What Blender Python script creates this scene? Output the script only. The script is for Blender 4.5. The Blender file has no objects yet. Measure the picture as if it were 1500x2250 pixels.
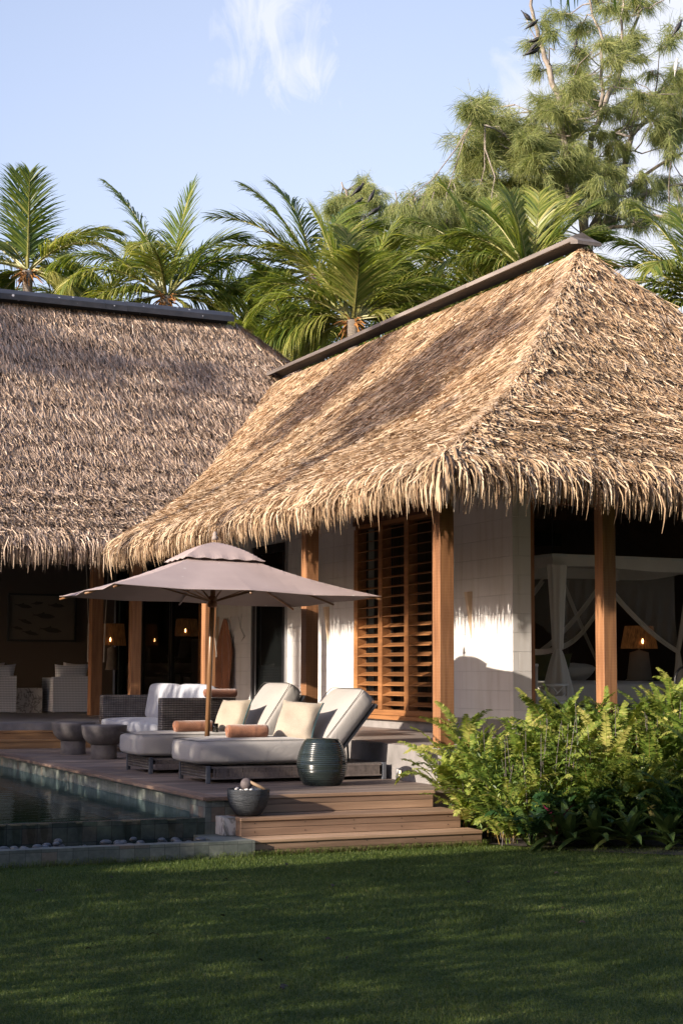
import bpy, math, random
import numpy as np
from mathutils import Vector, Matrix
rng = np.random.default_rng(7); random.seed(7)
sc = bpy.context.scene
col = sc.collection
R = math.radians
# ------------------------------------------------------------------ camera
YAW, PIT, ROL, FPX, H = R(24.5548), R(5.7263), R(0.2283), 3528.12, 1.5
_F = np.array([math.sin(YAW)*math.cos(PIT), math.cos(YAW)*math.cos(PIT), math.sin(PIT)])
_r0 = np.array([math.cos(YAW), -math.sin(YAW), 0.0]); _u0 = np.cross(_r0, _F)
_r = math.cos(ROL)*_r0 + math.sin(ROL)*_u0; _u = -math.sin(ROL)*_r0 + math.cos(ROL)*_u0
CAM = np.array([0.0, 0.0, H])
cam = bpy.data.objects.new('camera', bpy.data.cameras.new('camera')); col.objects.link(cam)
m = Matrix.Identity(4)
for i in range(3):
    m[i][0], m[i][1], m[i][2], m[i][3] = _r[i], _u[i], -_F[i], CAM[i]
cam.matrix_world = m
cam.data.sensor_width = 36.0; cam.data.lens = FPX/2250*36.0
cam.data.clip_start = 0.1; cam.data.clip_end = 6000
sc.camera = cam

def ray(px, py): return _r*(px-750) - _u*(py-1125) + _F*FPX
def at(px, py, ax, v):
    d = ray(px, py); t = (v-CAM[ax])/d[ax]; return CAM + t*d
def atd(px, py, dist): return CAM + ray(px, py)/FPX*dist

# ------------------------------------------------------------------ light
SUN_TRAVEL = np.array([1.0, 0.26, -0.335])
w = bpy.data.worlds.new('World'); sc.world = w; w.use_nodes = True
nt = w.node_tree; N = nt.nodes; Lk = nt.links; N.clear()
out = N.new('ShaderNodeOutputWorld'); bg = N.new('ShaderNodeBackground')
sky = N.new('ShaderNodeTexSky'); sky.sky_type = 'NISHITA'; sky.sun_disc = False
sd = -SUN_TRAVEL/np.linalg.norm(SUN_TRAVEL)
sky.sun_elevation = math.asin(sd[2]); sky.sun_rotation = math.atan2(sd[0], sd[1])
sky.altitude = 0; sky.air_density = 1.0; sky.dust_density = 1.6; sky.ozone_density = 2.5
SKY_STRENGTH = 0.15
tc = N.new('ShaderNodeTexCoord')
def wmath(op, a, b=None, c=None, clamp=False):
    n = N.new('ShaderNodeMath'); n.operation = op; n.use_clamp = clamp
    for i, v in enumerate((a, b, c)):
        if v is None: continue
        if isinstance(v, (int, float)): n.inputs[i].default_value = v
        else: Lk.new(v, n.inputs[i])
    return n.outputs[0]
def wnoise(scale, detail=6, rough=.55, dist=0.0, stretch=(1, 1, 1)):
    mp = N.new('ShaderNodeMapping'); mp.inputs['Scale'].default_value = stretch
    Lk.new(tc.outputs['Generated'], mp.inputs['Vector'])
    n = N.new('ShaderNodeTexNoise'); n.inputs['Scale'].default_value = scale
    n.inputs['Detail'].default_value = detail; n.inputs['Roughness'].default_value = rough
    n.inputs['Distortion'].default_value = dist
    Lk.new(mp.outputs[0], n.inputs['Vector']); return n.outputs['Fac']
def blob(px, py, rad_px, soft=1.0):
    d = ray(px, py); d = d/np.linalg.norm(d)
    sub = N.new('ShaderNodeVectorMath'); sub.operation = 'DISTANCE'
    nrm = N.new('ShaderNodeVectorMath'); nrm.operation = 'NORMALIZE'
    Lk.new(tc.outputs['Generated'], nrm.inputs[0]); Lk.new(nrm.outputs[0], sub.inputs[0])
    sub.inputs[1].default_value = tuple(d)
    x = wmath('DIVIDE', sub.outputs['Value'], rad_px/FPX)
    return wmath('SUBTRACT', 1.0, x, clamp=True)
nz = wnoise(26, 8, .6, .6)
nb = wnoise(9, 5, .5, .3)
m1 = wmath('MAXIMUM', blob(590, 40, 230), blob(650, 150, 190))
m1 = wmath('MAXIMUM', m1, wmath('MULTIPLY', blob(510, 150, 120), .8))
nz2 = wnoise(34, 9, .66, 1.6, (1, 1, .55))
c1 = wmath('MULTIPLY', wmath('SUBTRACT', wmath('ADD', wmath('MULTIPLY', m1, .85), wmath('MULTIPLY', nz2, 1.15)), .68), 1.45, clamp=True)
m2 = wmath('MAXIMUM', wmath('MAXIMUM', blob(1380, 400, 700), blob(1600, 60, 560)), wmath('MULTIPLY', blob(880, 560, 420), .8))
c2 = wmath('MULTIPLY', wmath('SUBTRACT', wmath('ADD', wmath('MULTIPLY', m2, 1.25), wmath('MULTIPLY', nz, .7)), .82), 3.0, clamp=True)
far = wmath('MULTIPLY', wmath('SUBTRACT', nb, .52), 3.0, clamp=True)
veil = wmath('MULTIPLY', blob(750, 900, 2200), .62)
cl = wmath('MAXIMUM', wmath('MAXIMUM', wmath('MULTIPLY', c1, .85), wmath('MULTIPLY', c2, .95)), veil)
mix = N.new('ShaderNodeMix'); mix.data_type = 'RGBA'
Lk.new(cl, mix.inputs['Factor'])
hs = N.new('ShaderNodeMix'); hs.data_type = 'RGBA'; hs.blend_type = 'MULTIPLY'; hs.inputs['Factor'].default_value = 1
hs.inputs[7].default_value = (1.16, 1.0, 1.02, 1); SKYTINT = hs
Lk.new(sky.outputs[0], hs.inputs[6]); Lk.new(hs.outputs[2], mix.inputs[6])
mix.inputs[7].default_value = (3.3, 3.4, 3.8, 1)
CLOUD = mix
Lk.new(mix.outputs[2], bg.inputs['Color']); bg.inputs['Strength'].default_value = SKY_STRENGTH
Lk.new(bg.outputs[0], out.inputs['Surface'])
sun = bpy.data.objects.new('sun', bpy.data.lights.new('sun', 'SUN')); col.objects.link(sun)
sun.data.energy = 4.8; sun.data.angle = R(0.5); sun.data.color = (1.0, .88, .74)
sun.rotation_euler = Vector(SUN_TRAVEL).to_track_quat('-Z', 'Y').to_euler()
sc.view_settings.view_transform = 'Standard'; sc.view_settings.look = 'None'
sc.view_settings.exposure = 0.95; sc.view_settings.gamma = 1.0
sc.cycles.max_bounces = 8; sc.cycles.transparent_max_bounces = 16

# ------------------------------------------------------------------ materials
MATS = {}
class NT:
    def __init__(s, name):
        s.m = bpy.data.materials.new(name); s.m.use_nodes = True; s.t = s.m.node_tree; s.n = s.t.nodes; s.l = s.t.links
        s.b = s.n['Principled BSDF']; s.o = s.n['Material Output']
    def new(s, t): return s.n.new(t)
    def coords(s, scale=(1, 1, 1), kind='Object'):
        c = s.new('ShaderNodeTexCoord'); mp = s.new('ShaderNodeMapping'); mp.inputs['Scale'].default_value = scale
        s.l.new(c.outputs[kind], mp.inputs[0]); return mp.outputs[0]
    def noise(s, v, scale, detail=5, rough=.55, dist=0):
        n = s.new('ShaderNodeTexNoise'); n.inputs['Scale'].default_value = scale; n.inputs['Detail'].default_value = detail
        n.inputs['Roughness'].default_value = rough; n.inputs['Distortion'].default_value = dist; s.l.new(v, n.inputs['Vector']); return n.outputs['Fac']
    def ramp(s, f, stops):
        r = s.new('ShaderNodeValToRGB'); e = r.color_ramp.elements
        while len(e) < len(stops): e.new(.5)
        for i, (p, c) in enumerate(stops): e[i].position = p; e[i].color = (*c, 1)
        s.l.new(f, r.inputs[0]); return r.outputs[0]
    def mix(s, a, b, f, mode='MIX'):
        n = s.new('ShaderNodeMix'); n.data_type = 'RGBA'; n.blend_type = mode
        for i, v in ((0, f), (6, a), (7, b)):
            if isinstance(v, (int, float)): n.inputs[i].default_value = v
            elif isinstance(v, tuple): n.inputs[i].default_value = (*v, 1)
            else: s.l.new(v, n.inputs[i])
        return n.outputs[2]
    def bump(s, h, strength=.3, dist=.01, prev=None):
        b = s.new('ShaderNodeBump'); b.inputs['Strength'].default_value = strength; b.inputs['Distance'].default_value = dist
        s.l.new(h, b.inputs['Height'])
        if prev is not None: s.l.new(prev, b.inputs['Normal'])
        return b.outputs[0]
    def fin(s, color=None, rough=.6, normal=None, spec=.5, **kw):
        if color is not None:
            if isinstance(color, tuple): s.b.inputs['Base Color'].default_value = (*color, 1)
            else: s.l.new(color, s.b.inputs['Base Color'])
        if isinstance(rough, (int, float)): s.b.inputs['Roughness'].default_value = rough
        else: s.l.new(rough, s.b.inputs['Roughness'])
        s.b.inputs['Specular IOR Level'].default_value = spec
        if normal is not None: s.l.new(normal, s.b.inputs['Normal'])
        for k, v in kw.items(): s.b.inputs[k.replace('_', ' ')].default_value = v
        return s.m
    def translucent(s, color, fac):
        tr = s.new('ShaderNodeBsdfTranslucent'); mx = s.new('ShaderNodeMixShader'); mx.inputs[0].default_value = fac
        if isinstance(color, tuple): tr.inputs[0].default_value = (*color, 1)
        else: s.l.new(color, tr.inputs[0])
        s.l.new(s.b.outputs[0], mx.inputs[1]); s.l.new(tr.outputs[0], mx.inputs[2]); s.l.new(mx.outputs[0], s.o.inputs[0])

def attr(t, name='rnd'):
    a = t.new('ShaderNodeAttribute'); a.attribute_name = name; return a.outputs['Fac']
def simple(name, c1, c2=None, scale=8, rough=.6, bump=.2, stretch=(1, 1, 1), dist=.004, spec=.5, detail=6, **kw):
    t = NT(name); v = t.coords(stretch); f = t.noise(v, scale, detail)
    c2 = c2 or tuple(x*.8 for x in c1)
    c = t.ramp(f, [(.3, c2), (.7, c1)])
    return t.fin(c, rough, t.bump(f, bump, dist) if bump else None, spec, **kw)
def wood(name, c1, c2, axis=2, rough=.55, bump=.25, planks=None):
    t = NT(name); st = [26, 26, 26]; st[axis] = 1.3
    v = t.coords(tuple(st)); f = t.noise(v, 1.0, 7, .62, .6)
    st2 = [3, 3, 3]; st2[axis] = .5
    g = t.noise(t.coords(tuple(st2)), 1.0, 4)
    c = t.ramp(f, [(.28, c2), (.55, tuple((a+b)/2 for a, b in zip(c1, c2))), (.75, c1)])
    c = t.mix(c, t.ramp(g, [(.35, (.55, .5, .47)), (.7, (1.12, 1.08, 1.05))]), 1.0, 'MULTIPLY')
    a = attr(t); c = t.mix(c, t.ramp(a, [(0, (.72, .70, .70)), (1, (1.22, 1.2, 1.15))]), 1.0, 'MULTIPLY')
    return t.fin(c, rough, t.bump(f, bump, .004))
def leafmat(name, stops, trans=.35, rough=.45, tint=(1.2, 1.25, .5)):
    t = NT(name); c = t.ramp(attr(t), stops)
    t.fin(c, rough, spec=.35); t.translucent(t.mix(c, tint, 1.0, 'MULTIPLY'), trans); return t.m

M = MATS
t = NT('thatch_leaf'); c = t.ramp(attr(t), [(0, (.10, .060, .034)), (.22, (.24, .15, .085)), (.48, (.44, .315, .19)), (.76, (.62, .48, .33)), (1, (.78, .67, .52))])
f = t.noise(t.coords(), .9, 3); c = t.mix(c, t.ramp(f, [(.35, (.86, .84, .82)), (.65, (1.08, 1.04, 1.0))]), 1.0, 'MULTIPLY')
t.fin(c, .62, spec=.3); t.translucent(c, .12); M['thatch'] = t.m
t = NT('thatch_weathered'); c = t.ramp(attr(t), [(0, (.085, .058, .040)), (.25, (.22, .155, .105)), (.5, (.44, .325, .235)), (.8, (.62, .48, .36)), (1, (.78, .65, .51))])
t.fin(c, .65, spec=.3); t.translucent(c, .10); M['thatch_old'] = t.m
M['thatch_base'] = simple('thatch_under', (.13, .085, .05), (.07, .045, .028), 30, .9, .6, (1, 1, 1), .02)
t = NT('ridge_slate'); v = t.coords(); f = t.noise(v, 5, 6); sp = t.new('ShaderNodeTexVoronoi'); sp.inputs['Scale'].default_value = 5.5; t.l.new(v, sp.inputs['Vector'])
c = t.ramp(f, [(.3, (.016, .017, .020)), (.7, (.034, .034, .040))]); c = t.mix(c, (.55, .55, .58), t.ramp(sp.outputs['Distance'], [(.10, (1, 1, 1)), (.14, (0, 0, 0))]))
M['slate'] = t.fin(c, .55, t.bump(f, .3, .01))
M['ridge_wood'] = wood('ridge_boards', (.23, .215, .205), (.13, .12, .115), 1, .7)
M['post'] = wood('post_timber', (.40, .185, .075), (.20, .085, .035), 2, .6)
t = NT('saw_cut_post'); v = t.coords((26, 26, 1.3)); f = t.noise(v, 1, 7, .62, .6); wv = t.new('ShaderNodeTexWave'); wv.wave_type = 'BANDS'; wv.bands_direction = 'Z'
wv.inputs['Scale'].default_value = 11; wv.inputs['Distortion'].default_value = 1.5; wv.inputs['Detail'].default_value = 2; t.l.new(t.coords(), wv.inputs['Vector'])
g = t.noise(t.coords((3, 3, .6)), 1.2, 4)
c = t.ramp(f, [(.28, (.20, .085, .036)), (.75, (.44, .22, .095))]); c = t.mix(c, t.ramp(g, [(.3, (.6, .55, .52)), (.7, (1.1, 1.1, 1.12))]), 1.0, 'MULTIPLY')
c = t.mix(c, (.45, .32, .22), t.ramp(wv.outputs['Fac'], [(.85, (0, 0, 0)), (1, (.10, .10, .10))]))
M['post'] = t.fin(c, .6, t.bump(f, .3, .004))
M['beam'] = wood('beam_timber', (.30, .13, .055), (.15, .06, .028), 1, .6)
M['beam_x'] = wood('beam_timber_x', (.30, .13, .055), (.15, .06, .028), 0, .6)
M['louvre'] = wood('louvre_timber', (.50, .25, .10), (.28, .13, .052), 1, .5)
M['frame_wood'] = wood('frame_timber', (.40, .18, .070), (.22, .09, .036), 2, .5)
M['deck'] = wood('deck_boards', (.36, .30, .265), (.21, .172, .15), 0, .62)
M['coping'] = wood('coping_boards', (.36, .26, .20), (.21, .15, .115), 1, .6)
M['step'] = wood('step_boards', (.46, .325, .225), (.26, .175, .115), 0, .6)
M['step_gold'] = wood('step_boards_honey', (.50, .30, .14), (.30, .17, .08), 0, .6)
M['pole_wood'] = wood('pole_wood', (.40, .23, .11), (.22, .12, .06), 2, .35)
# white painted block wall, courses 0.218 m
t = NT('white_block'); ob = t.new('ShaderNodeTexCoord'); sx = t.new('ShaderNodeSeparateXYZ'); t.l.new(ob.outputs['Object'], sx.inputs[0])
ad = t.new('ShaderNodeMath'); ad.operation = 'ADD'; t.l.new(sx.outputs[0], ad.inputs[0]); t.l.new(sx.outputs[1], ad.inputs[1])
cm = t.new('ShaderNodeCombineXYZ'); t.l.new(ad.outputs[0], cm.inputs[0]); t.l.new(sx.outputs[2], cm.inputs[1])
bk = t.new('ShaderNodeTexBrick'); bk.inputs['Scale'].default_value = 1.0; bk.inputs['Brick Width'].default_value = .44; bk.inputs['Row Height'].default_value = .218
bk.inputs['Mortar Size'].default_value = .005; bk.inputs['Mortar Smooth'].default_value = 1.0; bk.offset = .5
bk.inputs['Color1'].default_value = (.67, .65, .635, 1); bk.inputs['Color2'].default_value = (.655, .635, .62, 1); bk.inputs['Mortar'].default_value = (.565, .55, .535, 1)
t.l.new(cm.outputs[0], bk.inputs['Vector']); v = t.coords(); f = t.noise(v, 60, 4); g = t.noise(v, 1.3, 4)
c = t.mix(bk.outputs['Color'], t.ramp(g, [(.3, (.90, .89, .88)), (.7, (1.02, 1.02, 1.02))]), 1.0, 'MULTIPLY')
g3 = t.noise(t.coords((5, 5, .5)), 1.5, 5); c = t.mix(c, t.ramp(g3, [(.32, (.90, .88, .85)), (.5, (1, 1, 1))]), 1.0, 'MULTIPLY')
iv = t.new('ShaderNodeMath'); iv.operation = 'SUBTRACT'; iv.inputs[0].default_value = 1; t.l.new(bk.outputs['Fac'], iv.inputs[1])
nm = t.bump(iv.outputs[0], .6, .007); nm = t.bump(f, .18, .004, nm); M['wall'] = t.fin(c, .75, nm, .3)
M['concrete'] = simple('concrete', (.27, .25, .24), (.17, .158, .15), 5, .8, .3, (1, 1, 1), .006, detail=10)
M['floor'] = simple('polished_concrete_floor', (.34, .29, .265), (.27, .23, .21), 3, .45, .05)
M['greyfloor'] = simple('grey_floor', (.28, .265, .265), (.22, .21, .215), 3, .5, .05)
t = NT('stool_concrete'); v = t.coords(); f = t.noise(v, 9, 9, .65); g = t.noise(v, 2.2, 4)
c = t.ramp(f, [(.3, (.10, .088, .085)), (.7, (.175, .158, .152))]); c = t.mix(c, t.ramp(g, [(.35, (.8, .8, .8)), (.65, (1.15, 1.13, 1.1))]), 1., 'MULTIPLY'); M['dark_concrete'] = t.fin(c, .7, t.bump(f, .25, .004))
def tiles(name, size, cols, mortar, planes='xz', rough=.35):
    t = NT(name); ob = t.new('ShaderNodeTexCoord'); sx = t.new('ShaderNodeSeparateXYZ'); t.l.new(ob.outputs['Object'], sx.inputs[0])
    ad = t.new('ShaderNodeMath'); ad.operation = 'ADD'; t.l.new(sx.outputs[0], ad.inputs[0]); t.l.new(sx.outputs[1], ad.inputs[1])
    cm = t.new('ShaderNodeCombineXYZ'); t.l.new(ad.outputs[0], cm.inputs[0]); t.l.new(sx.outputs[2], cm.inputs[1])
    mp = t.new('ShaderNodeMapping'); mp.inputs['Location'].default_value = (0, .02, 0); t.l.new(cm.outputs[0], mp.inputs[0])
    bk = t.new('ShaderNodeTexBrick'); bk.offset = 0; bk.inputs['Scale'].default_value = 1; bk.inputs['Brick Width'].default_value = size; bk.inputs['Row Height'].default_value = size
    bk.inputs['Mortar Size'].default_value = .0025; bk.inputs['Mortar Smooth'].default_value = .3
    bk.inputs['Color1'].default_value = (0, 0, 0, 1); bk.inputs['Color2'].default_value = (1, 1, 1, 1); bk.inputs['Mortar'].default_value = (.5, .5, .5, 1)
    t.l.new(mp.outputs[0], bk.inputs['Vector']); f = t.noise(t.coords(), 22, 6)
    c = t.ramp(bk.outputs['Color'], cols); c = t.mix(c, t.ramp(f, [(.3, (.72, .74, .72)), (.7, (1.2, 1.18, 1.15))]), 1., 'MULTIPLY')
    c = t.mix(c, mortar, bk.outputs['Fac'])
    iv = t.new('ShaderNodeMath'); iv.operation = 'SUBTRACT'; iv.inputs[0].default_value = 1; t.l.new(bk.outputs['Fac'], iv.inputs[1])
    nm = t.bump(iv.outputs[0], .5, .004); nm = t.bump(f, .3, .004, nm); return t.fin(c, rough, nm)
M['tile_dark'] = tiles('wet_green_slate_tile', .125, [(0, (.022, .034, .032)), (.45, (.040, .056, .052)), (.8, (.055, .065, .060)), (1, (.065, .055, .045))], (.012, .015, .015), rough=.22)
M['tile_mid'] = tiles('green_slate_tile', .125, [(0, (.085, .10, .09)), (.5, (.13, .145, .13)), (.85, (.17, .18, .16)), (1, (.15, .11, .085))], (.05, .055, .05), rough=.6)
M['pool_tile'] = tiles('blue_green_pool_tile', .10, [(0, (.06, .24, .30)), (1, (.10, .34, .40))], (.03, .09, .11), rough=.5)
M['tile_small'] = tiles('pale_green_slate_tile', .10, [(0, (.16, .185, .165)), (.5, (.22, .24, .215)), (.85, (.27, .28, .25)), (1, (.25, .21, .16))], (.10, .11, .10), rough=.55)
t = NT('pool_water'); fr = t.new('ShaderNodeFresnel'); fr.inputs[0].default_value = 1.22
v = t.coords((1, 1, 1)); f = t.noise(v, 6, 3, .5, .4); nm = t.bump(f, .14, .02); f2 = t.noise(v, 26, 3); nm = t.bump(f2, .06, .006, nm)
gl = t.new('ShaderNodeBsdfGlossy'); gl.inputs[0].default_value = (.72, .90, 1, 1); gl.inputs['Roughness'].default_value = .02; t.l.new(nm, gl.inputs['Normal']); t.l.new(nm, fr.inputs['Normal'])
rf = t.new('ShaderNodeBsdfTransparent'); rf.inputs[0].default_value = (.55, .80, .86, 1); mx = t.new('ShaderNodeMixShader')
t.l.new(fr.outputs[0], mx.inputs[0]); t.l.new(rf.outputs[0], mx.inputs[1]); t.l.new(gl.outputs[0], mx.inputs[2]); t.l.new(mx.outputs[0], t.o.inputs[0]); M['water'] = t.m
def fabric(name, c1, c2, weave=420, rough=.9, bump=.25, sheen=.2):
    t = NT(name); v = t.coords(); f = t.noise(v, 3.0, 4); g = t.noise(v, weave, 2)
    c = t.ramp(f, [(.3, c2), (.7, c1)]); c = t.mix(c, t.ramp(g, [(.3, (.86, .86, .86)), (.7, (1.1, 1.1, 1.1))]), 1., 'MULTIPLY')
    return t.fin(c, rough, t.bump(t.noise(v, 5, 4, .6, 1.2), bump*1.1, .03, t.bump(g, .3, .001)), .2, Sheen_Weight=sheen)
M['cushion'] = fabric('light_grey_canvas', (.40, .375, .35), (.36, .34, .32))
M['sofa_cushion'] = fabric('pale_grey_canvas', (.40, .41, .44), (.35, .36, .39))
M['piping'] = fabric('charcoal_piping', (.06, .055, .05), (.04, .04, .04))
M['linen'] = fabric('oatmeal_linen', (.40, .345, .275), (.33, .28, .22), 160)
M['cream'] = fabric('cream_cotton', (.72, .68, .63), (.66, .62, .58))
M['trim'] = fabric('teal_trim', (.05, .10, .11), (.03, .06, .07))
M['canvas'] = fabric('taupe_canvas', (.34, .265, .25), (.30, .235, .22), 500, .85, .1, .1)
t = M['canvas'].node_tree
t2 = NT('taupe_canvas_spotted'); v = t2.coords(); f = t2.noise(v, 2.0, 5); vo = t2.new('ShaderNodeTexVoronoi'); vo.inputs['Scale'].default_value = 3.4; t2.l.new(v, vo.inputs['Vector'])
c = t2.ramp(f, [(.3, (.36, .285, .265)), (.7, (.43, .345, .32))]); c = t2.mix(c, (.55, .5, .48), t2.ramp(vo.outputs['Distance'], [(.035, (.8, .8, .8)), (.06, (0, 0, 0))]))
t2.fin(c, .85, t2.bump(f, .1, .01), .25); t2.translucent(c, .06); M['canvas'] = t2.m
M['towel'] = fabric('terracotta_towel', (.34, .145, .078), (.25, .105, .055), 250, .95, .6, .5)
t = NT('grey_wicker'); v = t.coords()
def wave(tt, d, s, dist=.6):
    wv = tt.new('ShaderNodeTexWave'); wv.wave_type = 'BANDS'; wv.bands_direction = d; wv.inputs['Scale'].default_value = s; wv.inputs['Distortion'].default_value = dist; wv.inputs['Detail'].default_value = 1; tt.l.new(v, wv.inputs['Vector']); return wv.outputs['Fac']
a1 = wave(t, 'Z', 11); a2 = wave(t, 'X', 9); a3 = wave(t, 'Y', 9); f = t.noise(v, 9, 5)
c = t.ramp(f, [(.3, (.085, .072, .064)), (.7, (.19, .168, .15))]); mul = t.mix(t.mix(a2, a3, .5, 'MULTIPLY'), a1, 1., 'MULTIPLY')
c = t.mix(c, t.ramp(a1, [(.0, (.42, .4, .4)), (.45, (1.1, 1.1, 1.1))]), 1., 'MULTIPLY'); c = t.mix(c, t.ramp(a2, [(0, (.6, .6, .6)), (.35, (1.05, 1.05, 1.05))]), 1., 'MULTIPLY')
c = t.mix(c, t.ramp(a3, [(0, (.6, .6, .6)), (.35, (1.05, 1.05, 1.05))]), 1., 'MULTIPLY'); M['wicker'] = t.fin(c, .6, t.bump(a1, .8, .012))
M['strap'] = simple('taupe_strap', (.20, .165, .15), (.12, .10, .09), 30, .6, .2)
M['metal'] = simple('grey_metal', (.13, .14, .16), (.10, .11, .13), 20, .4, .05, Metallic=.3)
M['black'] = simple('black_metal', (.012, .012, .014), (.008, .008, .009), 10, .4, .05)
M['blackframe'] = simple('black_aluminium', (.018, .018, .020), (.012, .012, .014), 10, .35, .03)
M['alu'] = simple('silver_aluminium', (.42, .42, .43), (.36, .36, .37), 10, .35, .03, Metallic=.6)
t = NT('green_glaze'); f = t.noise(t.coords((1, 1, 6)), 4, 5); c = t.ramp(f, [(.3, (.012, .017, .017)), (.7, (.022, .032, .031))]); M['glaze'] = t.fin(c, .22, t.bump(f, .1, .004), .5, Coat_Weight=.2)
t = NT('black_stone'); f = t.noise(t.coords((1, 1, 7)), 9, 8, .7); c = t.ramp(f, [(.3, (.010, .012, .016)), (.75, (.045, .052, .062))]); M['black_stone'] = t.fin(c, .55, t.bump(f, .9, .02))
M['pebble_white'] = simple('white_pebble', (.62, .60, .58), None, 12, .5, .1)
M['pebble_grey'] = simple('grey_pebble', (.11, .12, .13), (.05, .055, .06), 12, .4, .1)
M['coconut'] = simple('coconut_shell', (.13, .105, .105), (.07, .055, .055), 25, .7, .6)
M['pale_wood'] = wood('pale_stick', (.45, .34, .22), (.30, .21, .13), 0, .6)
M['stone_base'] = simple('beige_stone', (.30, .25, .22), (.22, .18, .16), 8, .8, .3)
t = NT('pattern_weave'); v = t.coords(); a1 = wave(t, 'Z', 11, 0); a2 = wave(t, 'X', 12, 0); a3 = wave(t, 'Y', 12, 0)
c = t.mix((.42, .46, .56), (.78, .82, .90), t.mix(a2, a1, .5, 'MIX')); c = t.mix(c, t.ramp(a1, [(.1, (.65, .68, .74)), (.4, (1.08, 1.08, 1.08))]), 1., 'MULTIPLY'); M['weave'] = t.fin(c, .7, t.bump(a1, .5, .006))
M['lilac_linen'] = fabric('pale_blue_linen', (.60, .60, .67), (.55, .55, .6))
t = NT('white_marble'); v = t.coords(); f = t.noise(v, 2.6, 9, .6, 2.2); c = t.ramp(f, [(.44, (.50, .49, .48)), (.49, (.16, .15, .14)), (.53, (.50, .49, .48)), (.75, (.40, .39, .38))]); M['marble'] = t.fin(c, .3)
M['room'] = simple('brown_grasscloth', (.10, .082, .072), (.082, .066, .058), 60, .9, .15)
M['room_bed'] = simple('umber_plaster', (.085, .062, .05), (.07, .05, .04), 6, .9, .1)
M['ceiling'] = simple('dark_ceiling_boards', (.22, .145, .09), (.14, .09, .055), 6, .8, .1)
t = NT('dark_glass'); t.fin((.006, .007, .007), .03, t.bump(t.noise(t.coords(), 1.2, 2), .03, .02), .5); M['glass'] = t.m
t = NT('clear_glass'); fr = t.new('ShaderNodeFresnel'); fr.inputs[0].default_value = 1.5; gl = t.new('ShaderNodeBsdfGlossy'); gl.inputs['Roughness'].default_value = .02
tp = t.new('ShaderNodeBsdfTransparent'); tp.inputs[0].default_value = (.80, .80, .78, 1); mx = t.new('ShaderNodeMixShader'); t.l.new(fr.outputs[0], mx.inputs[0]); t.l.new(tp.outputs[0], mx.inputs[1]); t.l.new(gl.outputs[0], mx.inputs[2]); t.l.new(mx.outputs[0], t.o.inputs[0]); M['clear'] = t.m
t = NT('bed_net'); tp = t.new('ShaderNodeBsdfTransparent'); df = t.new('ShaderNodeBsdfDiffuse'); df.inputs[0].default_value = (.88, .83, .76, 1); mx = t.new('ShaderNodeMixShader'); mx.inputs[0].default_value = .75
t.l.new(tp.outputs[0], mx.inputs[1]); t.l.new(df.outputs[0], mx.inputs[2]); t.l.new(mx.outputs[0], t.o.inputs[0]); M['net'] = t.m
t = NT('bed_net_panel'); tp = t.new('ShaderNodeBsdfTransparent'); df = t.new('ShaderNodeBsdfDiffuse'); df.inputs[0].default_value = (.6, .55, .5, 1); mx = t.new('ShaderNodeMixShader'); mx.inputs[0].default_value = .26
t.l.new(tp.outputs[0], mx.inputs[1]); t.l.new(df.outputs[0], mx.inputs[2]); t.l.new(mx.outputs[0], t.o.inputs[0]); M['net_thin'] = t.m
t = NT('lamp_shade_fibre'); v = t.coords((1, 1, .1)); f = t.noise(v, 60, 3); c = t.ramp(f, [(.3, (.03, .010, .003)), (.7, (.16, .062, .018))]); t.fin(c, .8); t.l.new(c, t.b.inputs['Emission Color']); t.b.inputs['Emission Strength'].default_value = .20; M['shade'] = t.m
t = NT('lamp_shade_lit'); f = t.noise(t.coords((1, 1, .1)), 50, 3); c = t.ramp(f, [(.3, (.03, .010, .003)), (.7, (.18, .07, .02))]); t.fin(c, .8); t.l.new(c, t.b.inputs['Emission Color']); t.b.inputs['Emission Strength'].default_value = .08; M['shade_far'] = t.m
def emit(name, c, s):
    t = NT(name); t.b.inputs['Base Color'].default_value = (*c, 1); t.b.inputs['Emission Color'].default_value = (*c, 1); t.b.inputs['Emission Strength'].default_value = s; return t.m
M['bulb'] = emit('warm_bulb', (1, .5, .17), 7)
M['step_lamp_glow'] = emit('step_lamp_glow', (1, .75, .45), 1.6)
M['sconce'] = simple('sconce_brass', (.66, .50, .35), (.58, .43, .29), 5, .5, .02)
M['white_paint'] = simple('white_paint', (.62, .62, .60), (.56, .56, .54), 8, .5, .05)
M['antler'] = simple('bleached_driftwood', (.52, .50, .48), (.42, .40, .38), 20, .8, .2)
M['ink'] = simple('print_ink', (.045, .042, .04), (.03, .027, .025), 20, .8, 0)
M['print'] = simple('print_paper', (.115, .105, .093), (.10, .09, .08), 3, .6, .02)
M['bamboo_blind'] = simple('bamboo_blind', (.26, .19, .13), (.18, .13, .09), 30, .8, .3, (1, 8, 8))
M['rope'] = simple('pale_rope', (.42, .38, .33), None, 40, .9, .2)
M['green_pillow'] = fabric('olive_cotton', (.12, .12, .05), (.09, .09, .04))
t = NT('lawn_soil'); v = t.coords(); f = t.noise(v, 2.2, 8, .6); g = t.noise(v, 40, 4); c = t.ramp(f, [(.3, (.030, .050, .012)), (.6, (.045, .070, .016)), (.8, (.075, .085, .028))]); c = t.mix(c, t.ramp(g, [(.3, (.6, .6, .6)), (.7, (1.3, 1.3, 1.2))]), 1., 'MULTIPLY'); M['lawn'] = t.fin(c, .95, t.bump(g, .6, .03), .1)
M['soil'] = simple('dark_soil', (.045, .032, .022), (.02, .015, .01), 14, .95, .6, dist=.03)
M['bark'] = simple('palm_bark', (.20, .17, .14), (.11, .09, .07), 6, .9, .6, (1, 1, 6), .03)
M['cas_bark'] = simple('casuarina_bark', (.33, .29, .25), (.14, .115, .095), 9, .9, .5, (1, 1, .4), .02)
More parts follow.
